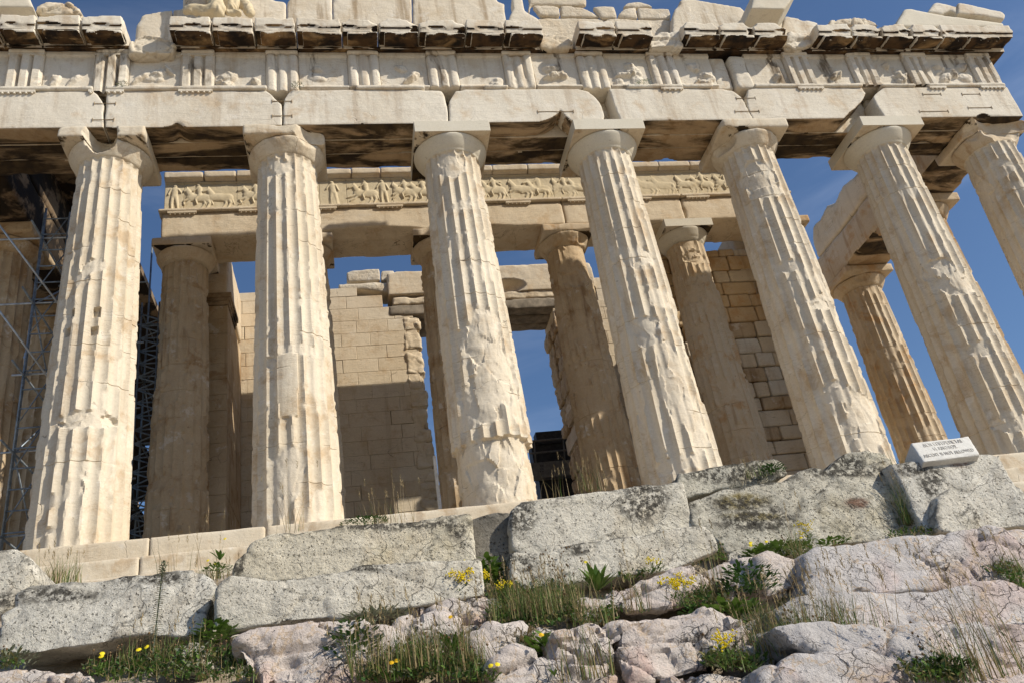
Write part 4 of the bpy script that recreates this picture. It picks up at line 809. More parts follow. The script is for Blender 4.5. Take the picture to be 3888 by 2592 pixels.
SPOT = {2: [('dark', 7, 380, 960, 330, 60), ('dark', 7, 1000, 840, 300, 50)], 3: [('dark', 8, 350, 470, 620, 50), ('dark', 7, 1640, 720, 60, 130), ('dark', 8, 790, 500, 70, 70)], 4: [('dark', 8, 180, 770, 160, 35)],
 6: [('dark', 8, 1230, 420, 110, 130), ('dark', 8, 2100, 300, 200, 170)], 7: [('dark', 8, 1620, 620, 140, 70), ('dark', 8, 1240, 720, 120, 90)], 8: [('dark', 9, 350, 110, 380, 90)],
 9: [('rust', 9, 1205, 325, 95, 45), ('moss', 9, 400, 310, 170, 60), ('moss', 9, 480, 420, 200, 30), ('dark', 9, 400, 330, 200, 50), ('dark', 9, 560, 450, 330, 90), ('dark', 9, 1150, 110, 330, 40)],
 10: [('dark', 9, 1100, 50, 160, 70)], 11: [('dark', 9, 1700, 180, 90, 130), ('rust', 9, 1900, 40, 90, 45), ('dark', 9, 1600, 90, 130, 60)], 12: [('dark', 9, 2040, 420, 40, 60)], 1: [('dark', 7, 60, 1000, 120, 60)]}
FB = 'squared grey foundation blocks below the temple'
rockp('foundation_block', 7, [(-120, 690), (0, 652), (95, 650), (165, 690), (205, 750), (240, 830), (215, 895), (120, 1000), (55, 1060), (-60, 1120), (-140, 1000)], 1.0, POROS, 'rounded grey stone block at the far left edge, left of the grass tuft', 'stone block', FB, 1, .2, 0, 8, bot=1250)
rockp('foundation_block', 7, [(8, 1200), (15, 1090), (108, 1045), (118, 965), (240, 905), (400, 888), (620, 868), (840, 832), (1100, 800), (1300, 786), (1400, 800), (1475, 880), (1495, 905), (1440, 980), (1405, 1090), (1380, 1185), (1340, 1252), (1080, 1240), (900, 1238), (600, 1310), (200, 1365), (50, 1372), (0, 1335)], 1.1, POROS2, 'long pitted white stone block overhanging a dark hollow at the lower left', 'stone block', FB, 2, .30, .1, 7, rough=.06, rf=2.5, wear=1.0)
def two(pts7, pts8):                     # outline that runs over crop 7 and 8, in crop 8 coordinates
    return [(x-2352, y) for x, y in pts7]+pts8
rockp('foundation_block', 8, two([(1590, 870), (1605, 820), (1640, 730), (1760, 592), (1900, 532), (2150, 510)], [(0, 480), (250, 464), (700, 412), (870, 404), (888, 440), (900, 560), (915, 720), (700, 760), (300, 800), (0, 850)]), 1.1, POROSY, 'upper cream block of a stepped pair, black along its top edge', 'stone block', FB, 3, .10, -.45, 4, bot=1130)
rockp('foundation_block', 8, two([(1495, 1100), (1505, 915), (1600, 832), (1900, 858), (2100, 835)], [(0, 792), (130, 752), (620, 716), (955, 708), (972, 850), (985, 960), (700, 1010), (260, 1075), (0, 1118)])+[(-352, 1140), (-700, 1200), (-850, 1190)], 1.0, POROS, 'lower grey block of a stepped pair, mustard flowers before its right end', 'stone block', FB, 4, .12, .18, 4)
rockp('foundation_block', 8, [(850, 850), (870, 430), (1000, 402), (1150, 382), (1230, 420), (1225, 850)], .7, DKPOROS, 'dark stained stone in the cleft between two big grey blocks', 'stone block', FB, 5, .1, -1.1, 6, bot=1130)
rockp('foundation_block', 8, [(1185, 650), (1175, 480), (1185, 375), (1245, 320), (1500, 288), (1850, 236), (2050, 202), (2352, 172), (2395, 330), (2440, 490), (2350, 560), (1800, 660), (1300, 720)], 1.2, POROS, 'big smooth grey stone block in the middle with a crack near its right end', 'stone block', FB, 6, .10, -.30, 4, bot=860)
rockp('foundation_block', 8, [(1180, 850), (1165, 650), (1490, 640), (1540, 600), (2050, 532), (2352, 484), (2500, 482), (2560, 540), (2590, 650), (2480, 700), (2280, 790), (1900, 840), (1600, 880), (1300, 940)], 1.1, POROS, 'lower ledge block of smooth grey stone behind the dandelion and dry seed heads', 'stone block', FB, 7, .2, .12, 6, rough=.04, bot=900)
rockp('foundation_block', 9, [(-60, 250), (-20, 120), (200, 75), (440, 45), (640, 18), (690, 60), (720, 130), (500, 215), (250, 245), (30, 290)], .9, POROS3, 'thin lichen covered stone slab with grass on its ledge, at the foot of the columns', 'stone block', FB, 8, .1, -.7, 4, rough=.05, bot=620)
rockp('foundation_block', 9, [(45, 320), (260, 240), (500, 205), (700, 175), (800, 112), (900, 80), (985, 108), (1200, 100), (1420, 20), (1490, 150), (1565, 340), (1625, 480), (1625, 545), (1400, 585), (1100, 605), (880, 660), (500, 700), (300, 660), (230, 560), (80, 480)], 1.3, POROS3, 'huge grey white block with a hollow of olive lichen', 'stone block', FB, 9, .28, 0, 6, rough=.05, wear=.9, bites=[bite_at(9, 380, 300, -9.6, (.42, .4, .18), (.1, .6, -.3))], bot=640)
rockp('foundation_block', 9, [(985, 110), (1050, 30), (1120, -20), (1250, -45), (1400, -20), (1440, 20), (1460, 110)], .9, POROS3, 'black and white stone lump on top of the huge lichen block', 'stone block', FB, 10, .1, -.55, 5, rough=.06, bot=600)
rockp('foundation_block', 9, [(1440, 55), (1640, 42), (1880, 10), (2050, -20), (2200, -25), (2240, 60), (2290, 170), (2360, 260), (2420, 480), (2150, 505), (2050, 530), (1700, 545), (1600, 380), (1500, 160)], 1.3, POROS2, 'big pale pitted stone block carrying the inscribed slab at the right', 'stone block', FB, 11, .22, -.05, 6, rough=.045, bot=560)
rockp('foundation_block', 9, [(1745, 400), (1765, 280), (1850, 222), (1930, 280), (2000, 340), (2062, 420), (2050, 505), (1900, 535), (1770, 515)], .6, POROS, 'small rounded grey boulder leaning on the block under the inscribed slab', 'boulder', None, 12, .3, .22, 9, rough=.03, bot=560)
BR = 'pink limestone outcrops on the bank'
RK_ = [
 (9, [(880, 850), (888, 700), (950, 642), (1200, 604), (1450, 570), (1800, 540), (2100, 502), (2200, 530), (2290, 620), (2380, 700), (2400, 860), (2100, 860), (1900, 900), (1500, 930), (1000, 960), (870, 950)], 1.0, PINKG, 'long smooth grey pink rock shelf with a rounded top at the right', .45, .0, 8, .03),
 (9, [(690, 1060), (760, 990), (900, 958), (1300, 918), (1850, 898), (2000, 852), (2180, 838), (2290, 880), (2420, 980), (2420, 1230), (1700, 1250), (1100, 1300), (760, 1200)], 1.0, PINKG, 'middle grey rock shelf at the right, directly under the long smooth one', .5, .05, 8, .04),
 (9, [(680, 1180), (1000, 1160), (1500, 1190), (2000, 1140), (2420, 1120), (2440, 1640), (1700, 1620), (1150, 1420), (800, 1300)], 1.0, PINKG, 'lowest broad grey rock face in the right corner behind thin grass stalks', .55, .1, 8, .04),
 (9, [(555, 1620), (560, 1500), (620, 1448), (800, 1390), (1100, 1365), (1225, 1335), (1420, 1390), (1525, 1450), (1570, 1640)], .8, PINKG, 'humped grey pink boulder at the bottom edge right of centre', .4, .2, 9, .035),
 (9, [(-120, 1640), (-80, 1510), (150, 1464), (280, 1468), (480, 1488), (565, 1568), (590, 1640)], .7, PINK, 'low pink rock at the bottom edge left of the humped boulder', .4, .15, 8, .04),
 (9, [(425, 1420), (450, 1310), (520, 1250), (640, 1268), (705, 1320), (650, 1440), (500, 1480)], .5, PINK, 'small pink stone half buried in grass beside yellow flowers', .4, .12, 8, .03),
 (9, [(-420, 1140), (-150, 1090), (0, 1070), (150, 1060), (300, 1118), (450, 1215), (462, 1250), (400, 1300), (230, 1450), (0, 1520), (-300, 1560), (-430, 1400)], .9, PINK, 'large fissured pink rock low in the middle, right half of the cracked pair', .45, .05, 5, .06),
 (9, [(105, 800), (115, 758), (250, 720), (540, 708), (565, 800), (520, 920), (330, 1000), (150, 960)], .6, PINK, 'pale pink rock behind the leafy herb at the foot of the grey ledge', .4, .02, 7, .035),
 (9, [(535, 730), (620, 678), (800, 688), (795, 800), (745, 975), (600, 960), (530, 880)], .5, PINK, 'upright pink stone between a leafy herb and the long grey shelf', .3, .05, 8, .03),
 (8, [(398, 1062), (450, 1030), (540, 1000), (760, 1000), (1050, 1008), (1065, 1080), (960, 1150), (830, 1115), (560, 1110), (450, 1105)], .6, PINK, 'flat fissured pink rock in front of the mustard flowers', .45, .08, 5, .05),
 (8, [(178, 1260), (400, 1112), (700, 1082), (800, 1130), (792, 1200), (700, 1270), (640, 1420), (300, 1470), (200, 1410)], .8, PINK, 'sloping pale pink rock with a tan stain below the flat fissured one', .5, .05, 5, .05),
 (8, [(780, 1250), (800, 1130), (960, 1150), (985, 1200), (885, 1260)], .4, PINK, 'small angular pink rock above the green rosette with an orange flower', .4, .1, 4, .04),
 (8, [(890, 1300), (905, 1240), (1100, 1178), (1250, 1168), (1300, 1230), (1150, 1330), (1060, 1480), (980, 1480)], .7, PINK, 'broken pink rock left of the dead grass clump in the lower middle', .45, .08, 4, .07),
 (8, [(1070, 1560), (1080, 1430), (1200, 1340), (1350, 1380), (1400, 1450), (1530, 1400), (1545, 1640), (1120, 1640)], .7, PINK, 'cracked pink rock with a wide dark fissure at the bottom middle', .45, .12, 5, .06),
 (8, [(1250, 1200), (1460, 1190), (1490, 1260), (1380, 1330), (1290, 1300)], .5, PINK, 'small shadowed pink rock behind the dead grass clump', .4, .02, 5, .05),
 (8, [(1475, 1260), (1500, 1220), (1700, 1168), (1940, 1138), (1945, 1250), (1885, 1330), (1850, 1640), (1560, 1640), (1500, 1400)], .9, PINK, 'broad pink rock face low in the middle, left half of the cracked pair', .5, .05, 5, .06),
 (8, [(1590, 960), (1640, 918), (1740, 948), (1835, 968), (1850, 900), (1900, 888), (1990, 930), (1950, 1060), (1700, 1120), (1600, 1010)], .5, PINK, 'knobbly pink rock just below the dandelion rosette', .4, .05, 4, .06),
 (8, [(1900, 890), (2050, 850), (2200, 800), (2420, 740), (2460, 820), (2440, 960), (2200, 1060), (1980, 1080), (1930, 1000)], .7, PINK, 'fissured pink rock ridge beside the second clump of mustard flowers', .45, .03, 4, .06),
 (7, [(1645, 1330), (1655, 1270), (1800, 1210), (2100, 1165), (2352, 1142), (2520, 1118), (2550, 1250), (2540, 1640), (1800, 1640), (1740, 1480)], .9, PINK, 'smooth pink and blue grey rock below the stepped grey blocks at the lower left', .5, .05, 7, .04),
 (7, [(330, 1640), (350, 1540), (420, 1508), (560, 1508), (760, 1580), (780, 1640)], .6, PINK, 'pink rock hump at the bottom edge in the lower left', .4, .15, 8, .03),
 (7, [(-80, 1560), (-40, 1480), (200, 1450), (310, 1500), (380, 1560), (350, 1640), (-80, 1640)], .6, PINK, 'whitish pink rock in the bottom left corner', .4, .12, 6, .04),
 (7, [(1175, 1420), (1215, 1310), (1350, 1256), (1425, 1320), (1450, 1440), (1300, 1480)], .5, POROS, 'small round grey stone under the overhanging white block', .3, .0, 9, .02),
 (7, [(1560, 1260), (1600, 1215), (1690, 1230), (1720, 1290), (1640, 1320)], .4, PINK, 'small tan stone wedged beside the pink and blue grey rock', .3, .12, 6, .03),
 (9, [(2230, 560), (2300, 520), (2450, 500), (2460, 640), (2330, 640)], .5, PINK, 'reddish stone at the right edge beside the long smooth shelf', .3, .1, 6, .04),
 (9, [(300, 730), (320, 660), (400, 652), (440, 690), (430, 740)], .3, POROS, 'small white stone under the huge lichen block', .3, .1, 6, .03),
]
for i, (c, pts, dep, mat, lab, tilt, fwd, it, rough) in enumerate(RK_):
    rockp('rock', c, pts, dep, mat, lab, 'rock', BR, 40+i, tilt, fwd, max(2, it//2), .7, rough*1.5, 2.4, .024, .05 if mat is PINK else .03, 1.0)
# ------------------------------------------------------------------ inscribed slab
q0 = on_plane(6, 1780, 1560, on_slope(9, 1900, 560, .12), .0)+np.array([0, .12, 0])
def sp(x, y): return on_plane(6, x, y, q0, .55)
A = [sp(1510, 1505) if False else sp(1660, 1612), sp(2052, 1560), sp(1972, 1433), sp(1570, 1480)]
n_ = np.cross(A[1]-A[0], A[3]-A[0]); n_ /= np.linalg.norm(n_)
if n_[1] > 0: n_ = -n_
SLB = empty('inscribed_slab', tuple(np.mean(A, 0)), 'small white stone slab with a carved warning in Greek and English, propped on the pale block at the right', 'sign')
m = MB(); A2 = [a-n_*.26+np.array([0, 0, .0]) for a in A]; m.hull(A, A2)
worn(m, 'slab', SLABM, SLB, .012, 2, .6, .004, 6, 90, [], .8)
ex = (A[1]-A[0])/np.linalg.norm(A[1]-A[0]); ey = np.cross(n_, ex)
wid = np.linalg.norm(A[1]-A[0]); hei = abs((A[3]-A[0])@ey); off = (A[3]-A[0])@ex
for txt, fy, x0, x1, sz in (('ΔΕΝ ΕΠΙΤΡΕΠΕΤΑΙ', .70, .17, .86, .17), ('Η ΑΝΟΔΟΣ', .46, .30, .72, .17), ('ASCENT IS NOT ALLOWED', .19, .07, .95, .17)):
    cu = bpy.data.curves.new('t', 'FONT'); cu.body = txt; cu.size = hei*sz*1.35; cu.extrude = .003; cu.resolution_u = 2; cu.offset = -.0012
    to = bpy.data.objects.new('t', cu); COL.objects.link(to); dg = bpy.context.evaluated_depsgraph_get(); tm = bpy.data.meshes.new_from_object(to.evaluated_get(dg)); bpy.data.objects.remove(to)
    k_ = len(tm.vertices); Pt = np.empty(k_*3); tm.vertices.foreach_get('co', Pt); Pt = Pt.reshape(-1, 3); wx = Pt[:, 0].max(); Lw = (x1-x0)*wid; base = A[0]+ey*hei*fy+ex*(off*fy+x0*wid)
    Pw = base+Pt[:, :1]*(Lw/wx)*ex+Pt[:, 1:2]*ey+(Pt[:, 2:3]+.002)*n_; tm.vertices.foreach_set('co', Pw.ravel()); tm.update(); link('lettering', tm, INK, SLB, False)

# ------------------------------------------------------------------ plants
class PL:
    """leaves, blades and stalks gathered into one mesh"""
    def __init__(s, seed): s.V = []; s.F = []; s.M = []; s.r = random.Random(seed)
    def quadstrip(s, pts, ws, side, mi):
        n = len(s.V)
        for p, w_ in zip(pts, ws): s.V += [tuple(p-side*w_), tuple(p+side*w_)]
        for i in range(len(pts)-1): s.F.append((n+2*i, n+2*i+1, n+2*i+3, n+2*i+2)); s.M.append(mi)
    def blade(s, p, h, lean, w_=.004, mi=0, bend=1.0):
        r = s.r; a = r.uniform(0, 2*pi); d = np.array([cos(a), sin(a), 0])*lean; side = np.array([-sin(a+.6), cos(a+.6), 0]); pts = []; ws = []
        for t in (0, .35, .7, 1): pts.append(np.array(p)+np.array([0, 0, 1])*h*t*(1-.25*lean*t*bend)+d*h*(t*.25+t*t*.75*bend)); ws.append(w_*(1-.85*t))
        s.quadstrip(pts, ws, side, mi); return pts[-1]
    def stalk(s, p, h, lean, head=None, hm=1, mi=1, w_=.003, hl=.09):
        e = s.blade(p, h, lean, w_, mi, .6); r = s.r
        if head == 'spike':
            for k in range(10): q = e+np.array([r.uniform(-.006, .006), r.uniform(-.006, .006), -hl*k/10]); s.blade(q, .03, .5, .0035, hm)
        if head == 'flower': s.flower(e, .019, hm)
        if head == 'ball': s.dot(e, .010, hm)
        return e
    def leaf(s, p, d, L, W, mi=0, up=.3):
        d = np.array(d, float); d /= np.linalg.norm(d); side = np.cross(d, [0, 0, 1]); side /= (np.linalg.norm(side)+1e-9); pts = [np.array(p)+d*L*t+np.array([0, 0, up*L*sin(t*2.2)*.5]) for t in (0, .3, .65, 1)]
        s.quadstrip(pts, [W*.15, W*.45, W*.5, W*.04], side, mi)
    def dot(s, p, R, mi):
        n = len(s.V); p = np.array(p); r = s.r; R *= r.uniform(.7, 1.2)
        for d in ((1, 0, 0), (-1, 0, 0), (0, 1, 0), (0, -1, 0), (0, 0, 1), (0, 0, -1)): s.V.append(tuple(p+np.array(d)*R))
        for f in ((0, 2, 4), (2, 1, 4), (1, 3, 4), (3, 0, 4), (2, 0, 5), (1, 2, 5), (3, 1, 5), (0, 3, 5)): s.F.append(tuple(n+i for i in f)); s.M.append(mi)
    def flower(s, p, R, mi):
        n = len(s.V); r = s.r; t = np.array([r.uniform(-.3, .3), -.75, .6]); t /= np.linalg.norm(t); a = np.cross(t, [1, 0, 0]); a /= np.linalg.norm(a); b = np.cross(t, a); p = np.array(p); s.V.append(tuple(p+t*R*.25)); k = 18
        for i in range(k): q = 2*pi*i/k; rad = R*(1 if i % 2 else .72)*r.uniform(.9, 1.08); s.V.append(tuple(p+(a*cos(q)+b*sin(q))*rad))
        for i in range(k): s.F.append((n, n+1+i, n+1+(i+1) % k)); s.M.append(mi)
    def bush(s, p, R, H, n, L, W, mi=0, stems=6):
        r = s.r; p = np.array(p)
        for i in range(stems):
            a = r.uniform(0, 2*pi); s.blade(p, H*r.uniform(.6, 1), r.uniform(.2, .8), .004, mi)
        for i in range(n):
            a = r.uniform(0, 2*pi); q = math.sqrt(r.random())*R; hh = H*(r.random()**.8)*(1-.5*(q/R)**2); c = p+np.array([cos(a)*q, sin(a)*q*.7, hh]); b = a+r.uniform(-.8, .8); s.leaf(c, (cos(b), sin(b), r.uniform(-.2, .7)), L*r.uniform(.6, 1.3), W*r.uniform(.7, 1.2), mi, r.uniform(-.2, .5))
    def rosette(s, p, n, L, W, mi=0):
        for i in range(n): a = 2*pi*i/n+s.r.uniform(-.3, .3); s.leaf(p, (cos(a), sin(a)*.8-.3, s.r.uniform(.3, 1.5)), L*s.r.uniform(.7, 1.2), W, mi, s.r.uniform(-.1, .5))
    def out(s, name, mats, label=None, cat=None, group=None, kind=None):
        me = mesh(name, s.V, s.F); me.polygons.foreach_set('material_index', np.array(s.M, np.int32)); o = link(name, me, mats, None, False); tag(o, label, cat, group, kind); return base_at(o)
def foot(c, x, y, fwd=.15):
    p = on_slope(c, x, y, .1); return p+(CAM-p)/np.linalg.norm(CAM-p)*(fwd+.12)
def behind(c, x, y, Y): return atY(c, x, y, Y)
GM = [GR, DRY, GO, BROWN]
# ground cover of short grass and herbs: one uncountable mass
REG = [(7, [(820, 1420), (1150, 1330), (1500, 1350), (1650, 1420), (1800, 1568), (800, 1568)], 900, .13), (7, [(-20, 1400), (110, 1400), (130, 1470), (-20, 1480)], 90, .08), (7, [(560, 1480), (850, 1440), (850, 1568), (700, 1568)], 160, .1),
 (8, [(1010, 1120), (1100, 960), (1250, 880), (1420, 900), (1620, 930), (1640, 1080), (1480, 1190), (1250, 1180), (1020, 1170)], 1100, .17), (8, [(180, 1500), (350, 1350), (560, 1330), (700, 1420), (900, 1400), (1090, 1530), (1050, 1568), (100, 1568)], 1200, .15),
 (8, [(960, 700), (1050, 720), (1150, 850), (1200, 980), (1000, 1000)], 260, .12), (8, [(1560, 1100), (1900, 1080), (1950, 1120), (1700, 1190), (1580, 1180)], 180, .11), (8, [(1200, 1230), (1330, 1220), (1350, 1400), (1230, 1440)], 140, .10), (8, [(1900, 860), (2300, 760), (2330, 790), (1960, 880)], 150, .1),
 (9, [(640, 1160), (800, 1090), (1000, 1230), (1140, 1340), (1120, 1370), (800, 1395), (680, 1330)], 1000, .15), (9, [(1470, 1390), (1700, 1330), (1900, 1440), (1960, 1568), (1570, 1568)], 600, .13), (9, [(150, 1440), (300, 1380), (450, 1440), (600, 1450), (500, 1500), (200, 1480)], 350, .12),
 (9, [(2120, 800), (2200, 740), (2352, 800), (2352, 960), (2250, 860)], 220, .11), (9, [(460, 690), (600, 640), (900, 630), (880, 700), (800, 690), (620, 690)], 260, .09), (9, [(0, 660), (250, 640), (320, 720), (100, 760), (0, 800)], 260, .11), (9, [(40, 950), (280, 930), (330, 1030), (180, 1070), (40, 1050)], 260, .12), (9, [(1400, 560), (1650, 520), (1850, 525), (1800, 545), (1420, 575)], 140, .05)]
def inpoly(x, y, p):
    c = False; j = len(p)-1
    for i in range(len(p)):
        if (p[i][1] > y) != (p[j][1] > y) and x < (p[j][0]-p[i][0])*(y-p[i][1])/(p[j][1]-p[i][1])+p[i][0]: c = not c
        j = i
    return c
g = PL(1)
for c, poly, n, h in REG:
    xs_ = [p[0] for p in poly]; ys_ = [p[1] for p in poly]; k = 0
    while k < n:
        x = g.r.uniform(min(xs_), max(xs_)); y = g.r.uniform(min(ys_), max(ys_))
        if not inpoly(x, y, poly): continue
        k += 1; p = foot(c, x, y, g.r.uniform(.1, .3)); u = g.r.random()
        if u < .45: g.blade(p, h*g.r.uniform(.4, 1.25), g.r.uniform(.1, .8), .0035, g.r.choice([0, 0, 0, 2, 2, 1]))
        elif u < .97:
            for _ in range(3): a = g.r.uniform(0, 2*pi); g.leaf(p+np.array([g.r.uniform(-.04, .04), g.r.uniform(-.04, .04), g.r.uniform(0, .06)]), (cos(a), sin(a), g.r.uniform(0, .9)), g.r.uniform(.02, .055), g.r.uniform(.012, .026), g.r.choice([4, 4, 5, 2, 6]))
        else: g.stalk(p, h*g.r.uniform(1, 1.8), .3, 'ball', 3, 1, .002)
g.out('grass', GM+[LEAF, LEAF2, GREYL], None, None, None, 'stuff')
def tuft(c, x, y, n, h, spread, label, seed, dryf=.3, Y=None, heads=.15, hh=1.5, w_=.0034):
    n = int(n*1.5)
    t = PL(seed); p = foot(c, x, y, .2) if Y is None else behind(c, x, y, Y); dryf *= .6; heads *= .6
    for i in range(n):
        q = p+np.array([max(-1.5, min(1.5, t.r.gauss(0, 1)))*spread, max(-1.5, min(1.5, t.r.gauss(0, 1)))*spread*.5, 0]); u = t.r.random()
        if u < heads: t.stalk(q, h*hh*t.r.uniform(.7, 1.1), t.r.uniform(.1, .6), 'spike', 1, 1, .0028)
        else: t.blade(q, h*t.r.uniform(.5, 1.1), t.r.uniform(.05, .55), w_, 1 if u < heads+dryf else (2 if t.r.random() < .4 else 0))
    return t.out('grass_tuft', GM, label, 'grass tuft', 'grass tufts on the rocks')
tuft(7, 400, 890, 90, .30, .13, 'thick green grass tuft in front of the base of the leftmost column', 11, .35, -8.7)
tuft(7, 1480, 850, 60, .16, .10, 'green grass tuft in the notch between the white block and the stepped blocks', 12, .1, -8.9)
tuft(7, 1300, 780, 14, .34, .22, 'thin dry grass stalks above the overhanging white block', 13, .5, -8.6, .5)
tuft(7, 1460, 1180, 40, .28, .05, 'dark green grass growing in the joint beside the overhanging white block', 14, .1)
tuft(8, 1730, 245, 34, .42, .12, 'tall dry grass stalks in front of the dark doorway', 15, .5, -8.5, .35, 1.2)
tuft(8, 1480, 290, 10, .32, .12, 'a few bent dry grass stems beside the broken central column', 16, .6, -8.5, .5)
tuft(8, 330, 470, 26, .36, .18, 'wispy dry grass above the low green creeper on the stepped block', 17, .6, -8.7, .5)
tuft(7, 2000, 520, 12, .5, .10, 'fine seeding grass stalks in front of the second tall column from the left', 18, .5, -8.5, .7)
tuft(9, 1580, 470, 70, .50, .07, 'tall bright grass in the cleft left of the small rounded boulder', 19, .2, -10.42, .1)
tuft(9, 1525, 190, 30, .38, .05, 'long green grass beside the corner of the inscribed slab', 20, .1, -10.12, .05)
tuft(9, 520, 150, 36, .18, .10, 'short green grass on the ledge of the lichen covered slab', 21, .1, -9.45)
tuft(8, 1350, 1130, 300, .30, .22, 'dense tall grass in the middle of the bank', 22, .3)
tuft(8, 480, 1500, 260, .34, .24, 'large grass clump at the bottom left of the middle', 23, .35)
tuft(8, 900, 1500, 50, .30, .12, 'olive grass clump right of the orange flower rosette', 24, .4)
tuft(9, 830, 1330, 240, .34, .22, 'dense dark grass between the grey shelf and the humped boulder', 25, .3)
tuft(9, 1100, 1300, 30, .42, .10, 'slender reddish grass against the lowest grey rock face', 26, .5, None, .4)
tuft(9, 820, 780, 40, .42, .03, 'narrow upright dry grass beside the upright pink stone', 27, .6, None, .2)
tuft(9, 230, 1000, 40, .40, .06, 'upright dry grass right of the mustard flowers on the pink rock', 28, .7, None, .2)
tuft(9, 1380, 1340, 24, .40, .10, 'sparse grass stalks in front of the lowest grey rock face', 29, .5, None, .4)
tuft(9, 2130, 1540, 44, .52, .16, 'arching thin grass in the bottom right corner', 30, .5, None, .3)
tuft(9, 2300, 830, 36, .24, .10, 'small dry grass clump at the right edge', 31, .5)
tuft(8, 1700, 1540, 40, .40, .10, 'reddish dry grass at the bottom of the broad pink rock', 32, .7, None, .2)
tuft(8, 2050, 1080, 22, .34, .06, 'sparse dry grass on the fissured pink ridge', 33, .7)
tuft(8, 1760, 1180, 34, .40, .08, 'wispy grass between the knobbly and the broad pink rock', 34, .5)
tuft(7, 1130, 1400, 50, .22, .16, 'low grass under the overhanging white block', 35, .3)
tuft(9, 640, 1400, 50, .24, .14, 'grass right of the small half buried pink stone', 36, .3)
def herb(c, x, y, R, H, n, L, W, label, seed, mats=None, Y=None, fl=0, cat='herb'):
    t = PL(seed); p = foot(c, x, y, .22) if Y is None else behind(c, x, y, Y); t.bush(p, R, H, n, L, W)
    for i in range(fl): t.stalk(p+np.array([t.r.uniform(-R, R), 0, 0]), H*t.r.uniform(1.1, 1.6), .3, 'flower', 2, 0, .002)
    return t.out('herb', mats or [LEAF, DRY, YEL], label, cat, 'leafy herbs on the rocks')
herb(8, 110, 1410, .20, .28, 260, .05, .03, 'dark green leafy creeper hanging down beside the sloping pale pink rock', 51)
herb(8, 230, 1170, .26, .12, 260, .06, .022, 'grey green bushy herb left of the flat fissured pink rock', 52, [GREYL, DRY, YEL])
herb(8, 330, 1060, .18, .10, 160, .07, .03, 'bright leafy herb above the grey green one', 53, [LEAF2, DRY, YEL])
herb(8, 160, 475, .26, .07, 420, .03, .016, 'low green creeper on top of the stepped grey block', 54, None, -8.75)
herb(9, 470, 960, .24, .26, 420, .055, .026, 'spreading dark herb between two pink rocks at the right', 55)
herb(9, 640, 690, .28, .10, 240, .07, .04, 'broad leaved herb at the foot of the huge lichen block', 56, [LEAF2, DRY, YEL], None, 5)
herb(9, 1040, 615, .14, .06, 90, .06, .035, 'small leafy plant on the left end of the long smooth shelf', 57, [LEAF2, DRY, YEL])
herb(9, 380, 1160, .20, .16, 110, .09, .05, 'large leaved plant beside the fissured pink rock', 58, [LEAF2, DRY, YEL])
herb(9, 540, 1190, .16, .16, 170, .05, .012, 'feathery grey herb right of the large leaved plant', 59, [GREYL, DRY, YEL])
herb(9, 630, 120, .14, .10, 140, .05, .02, 'small bush at the right end of the lichen covered slab', 60, None, -9.45)
herb(7, 1480, 1290, .14, .16, 170, .06, .035, 'green leafy plant under the joint beside the overhanging white block', 61, [LEAF2, DRY, YEL])
herb(7, 40, 1450, .20, .10, 170, .05, .014, 'silvery cushion plant in the bottom left corner', 62, [GREYL, DRY, YEL])
herb(8, 1040, 900, .12, .26, 140, .08, .04, 'tall leafy plant growing in the dark cleft', 63, [LEAF2, DRY, YEL])
herb(9, 100, 1130, .12, .10, 110, .05, .02, 'green herb on top of the fissured pink rock', 64)
herb(8, 1280, 1350, .16, .14, 150, .06, .01, 'brown dead herb clump between broken pink rocks', 65, [DRY, DRY, YEL])
herb(8, 1430, 1380, .10, .12, 70, .09, .035, 'bright leafy plant right of the brown dead clump', 66, [LEAF2, DRY, YEL])
herb(7, 1500, 800, .14, .08, 160, .035, .018, 'mossy green cushion left of the stepped grey block', 67, [LEAF2, DRY, YEL], -8.95, 3)
herb(9, 1880, 1510, .12, .10, 120, .05, .025, 'leafy herb near the bottom right corner', 68)
def mustard(c, x, y, n, H, label, seed):
    t = PL(seed); p = foot(c, x, y, .42)
    for i in range(n):
        e = t.blade(p+np.array([t.r.uniform(-.05, .05), 0, 0]), H*t.r.uniform(.6, 1), t.r.uniform(.1, .6), .0025, 0)
        for k in range(13): t.dot(e+np.array([t.r.gauss(0, .020), t.r.gauss(0, .020), t.r.gauss(0, .014)]), .0075, 1)
    t.bush(p, .10, H*.5, 50, .05, .012, 0, 3); return t.out('mustard_plant', [GR, YEL], label, 'flower', 'yellow mustard plants in flower')
mustard(8, 830, 985, 34, .22, 'yellow mustard in flower in front of the lower stepped grey block', 71); mustard(8, 985, 900, 5, .13, 'small mustard spray at the right end of the lower stepped block', 72)
mustard(8, 1150, 960, 4, .14, 'single mustard head in the grass below the cleft', 73); mustard(9, 10, 1040, 14, .24, 'mustard clump on the pink ridge right of the middle', 74); mustard(9, 300, 1440, 7, .18, 'mustard plant at the lower edge beside the small half buried stone', 75)
mustard(9, 880, 620, 6, .24, 'tall mustard sprays in front of the huge lichen block', 76); mustard(8, 2160, 800, 3, .12, 'tiny mustard flower on top of the fissured pink ridge', 77); mustard(8, 890, 830, 4, .12, 'loose mustard spray against the lower stepped grey block', 78)
def dandelion(c, x, y, n, L, fl, label, seed, mat=ORG, Y=None, fh=.22):
    t = PL(seed); p = foot(c, x, y, .25) if Y is None else behind(c, x, y, Y); t.rosette(p, n, L, L*.22)
    for i in range(fl): t.stalk(p+np.array([t.r.uniform(-.03, .03), -.02, 0]), fh*t.r.uniform(.8, 1.2), .25, 'flower', 1, 0, .003)
    return t.out('dandelion', [LEAF2, mat], label, 'flower', 'dandelion like plants')
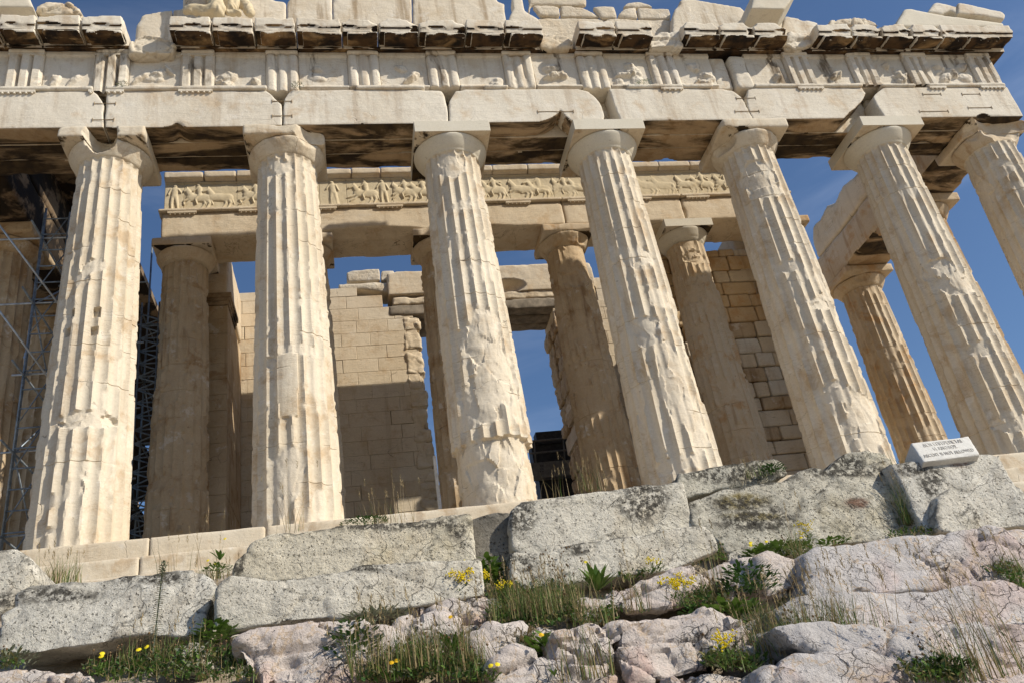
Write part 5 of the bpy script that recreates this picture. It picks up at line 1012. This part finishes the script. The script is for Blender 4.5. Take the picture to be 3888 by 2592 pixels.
dandelion(8, 1770, 930, 34, .20, 1, 'big dandelion rosette with one yellow flower in front of the smooth grey ledge', 81, YEL, None, .26)
dandelion(8, 770, 1370, 20, .15, 1, 'dark rosette with one orange flower against the sloping pink rock', 82); dandelion(8, 1470, 1520, 6, .06, 1, 'single orange flower over the wide dark fissure', 83)
dandelion(7, 1515, 720, 6, .14, 1, 'single yellow flower beside the upper stepped grey block', 84, YEL, -8.9); dandelion(7, 700, 1510, 10, .09, 2, 'pair of yellow flowers at the lower left', 85, YEL, None, .12); dandelion(7, 960, 1480, 9, .09, 2, 'small yellow flowers under the overhanging white block', 86, YEL, None, .14)
dandelion(8, 340, 1555, 6, .08, 2, 'orange flowers in the bottom grass left of the middle', 87, ORG, None, .1); dandelion(8, 1040, 1560, 6, .08, 2, 'yellow flowers in the bottom grass near the middle', 88, YEL, None, .08); dandelion(9, 400, 215, 12, .07, 1, 'tiny yellow flower on the ledge of the lichen covered slab', 89, YEL, -9.0, .05)
# tall spike weed, thyme spikes and dried seed heads
t = PL(91); p = foot(7, 1050, 1400, .3); top = on_plane(7, 1125, 740, p, 0); n = 46
for i in range(n-1):
    a, b = p+(top-p)*i/n, p+(top-p)*(i+1)/n; t.quadstrip([a, b], [.005, .005], np.array([1., 0, 0]), 0)
    for s_ in (-1, 1):
        if i > 6: t.leaf(b, (s_, t.r.uniform(-.5, .5), -.25), (.07 if i < 16 else .042)*t.r.uniform(.7, 1.1), .014, 1 if i > 16 else 0, .2)
for k in range(50): t.leaf(top+np.array([t.r.gauss(0, .012), t.r.gauss(0, .012), -t.r.random()*.10]), (t.r.uniform(-1, 1), t.r.uniform(-1, 1), .6), .025, .010, 0)
t.out('tall_weed', [GREYL, GO], 'tall single spike weed standing in front of the overhanging white block', 'weed')
t = PL(92)
for i in range(26):
    p = foot(8, t.r.uniform(330, 720), t.r.uniform(960, 990), .2); h = t.r.uniform(.10, .30); e = t.blade(p, h, .2, .003, 0)
    for k in range(26): q = p+(e-p)*(.35+.65*k/26); t.dot(q+np.array([t.r.gauss(0, .006), t.r.gauss(0, .006), 0]), .007, 1)
t.out('thyme_bush', [GREYL, plain('thyme_flower', (.22, .19, .14), .9)], 'row of grey spiky thyme stems in front of the lower stepped grey block', 'herb')
t = PL(93); p = foot(8, 1530, 930, .22)
for i in range(30): t.stalk(p+np.array([t.r.uniform(-.2, .2), t.r.uniform(-.1, .1), 0]), t.r.uniform(.15, .36), t.r.uniform(.1, .5), 'ball', 1, 0, .002)
t.bush(p, .2, .14, 120, .05, .006, 0, 2); t.out('thistle_plant', [GREYL, BROWN], 'dried seed head plant in front of the smooth grey ledge left of the dandelion', 'weed')
for i, (c, x, y, Y) in enumerate(((1, 842, 600, -.97), (1, 2050, 600, -1.0), (2, 2090, 578, -.97))):
    t = PL(95+i); p = behind(c, x, y, Y); t.bush(p, .14 if i < 2 else .2, .16 if i != 2 else .08, 90, .05, .012, 0, 10); t.out('herb', [GREYL if i < 2 else LEAF], ['grey dried herb on the frieze ledge above the leftmost column', 'dark dried herb on the frieze ledge above the second column', 'green herb on the frieze ledge right of the middle'][i], 'herb', 'herbs rooted in the frieze ledge')

a = atY(8, 650, 0, 1.6); b = atY(8, 690, 440, 1.6); m = MB()
m.box((b[0]-.035, 1.6, 0), (b[0]+.035, 1.66, a[2])); m.box((b[0]-.035, 1.66, 0), (b[0]-.025, 1.74, a[2]))
PW = plain('white_paint', (.72, .72, .70), .5); o = m.build('metal_post', PW); tag(o, 'thin white metal post standing left of the broken central column', 'post'); base_at(o)
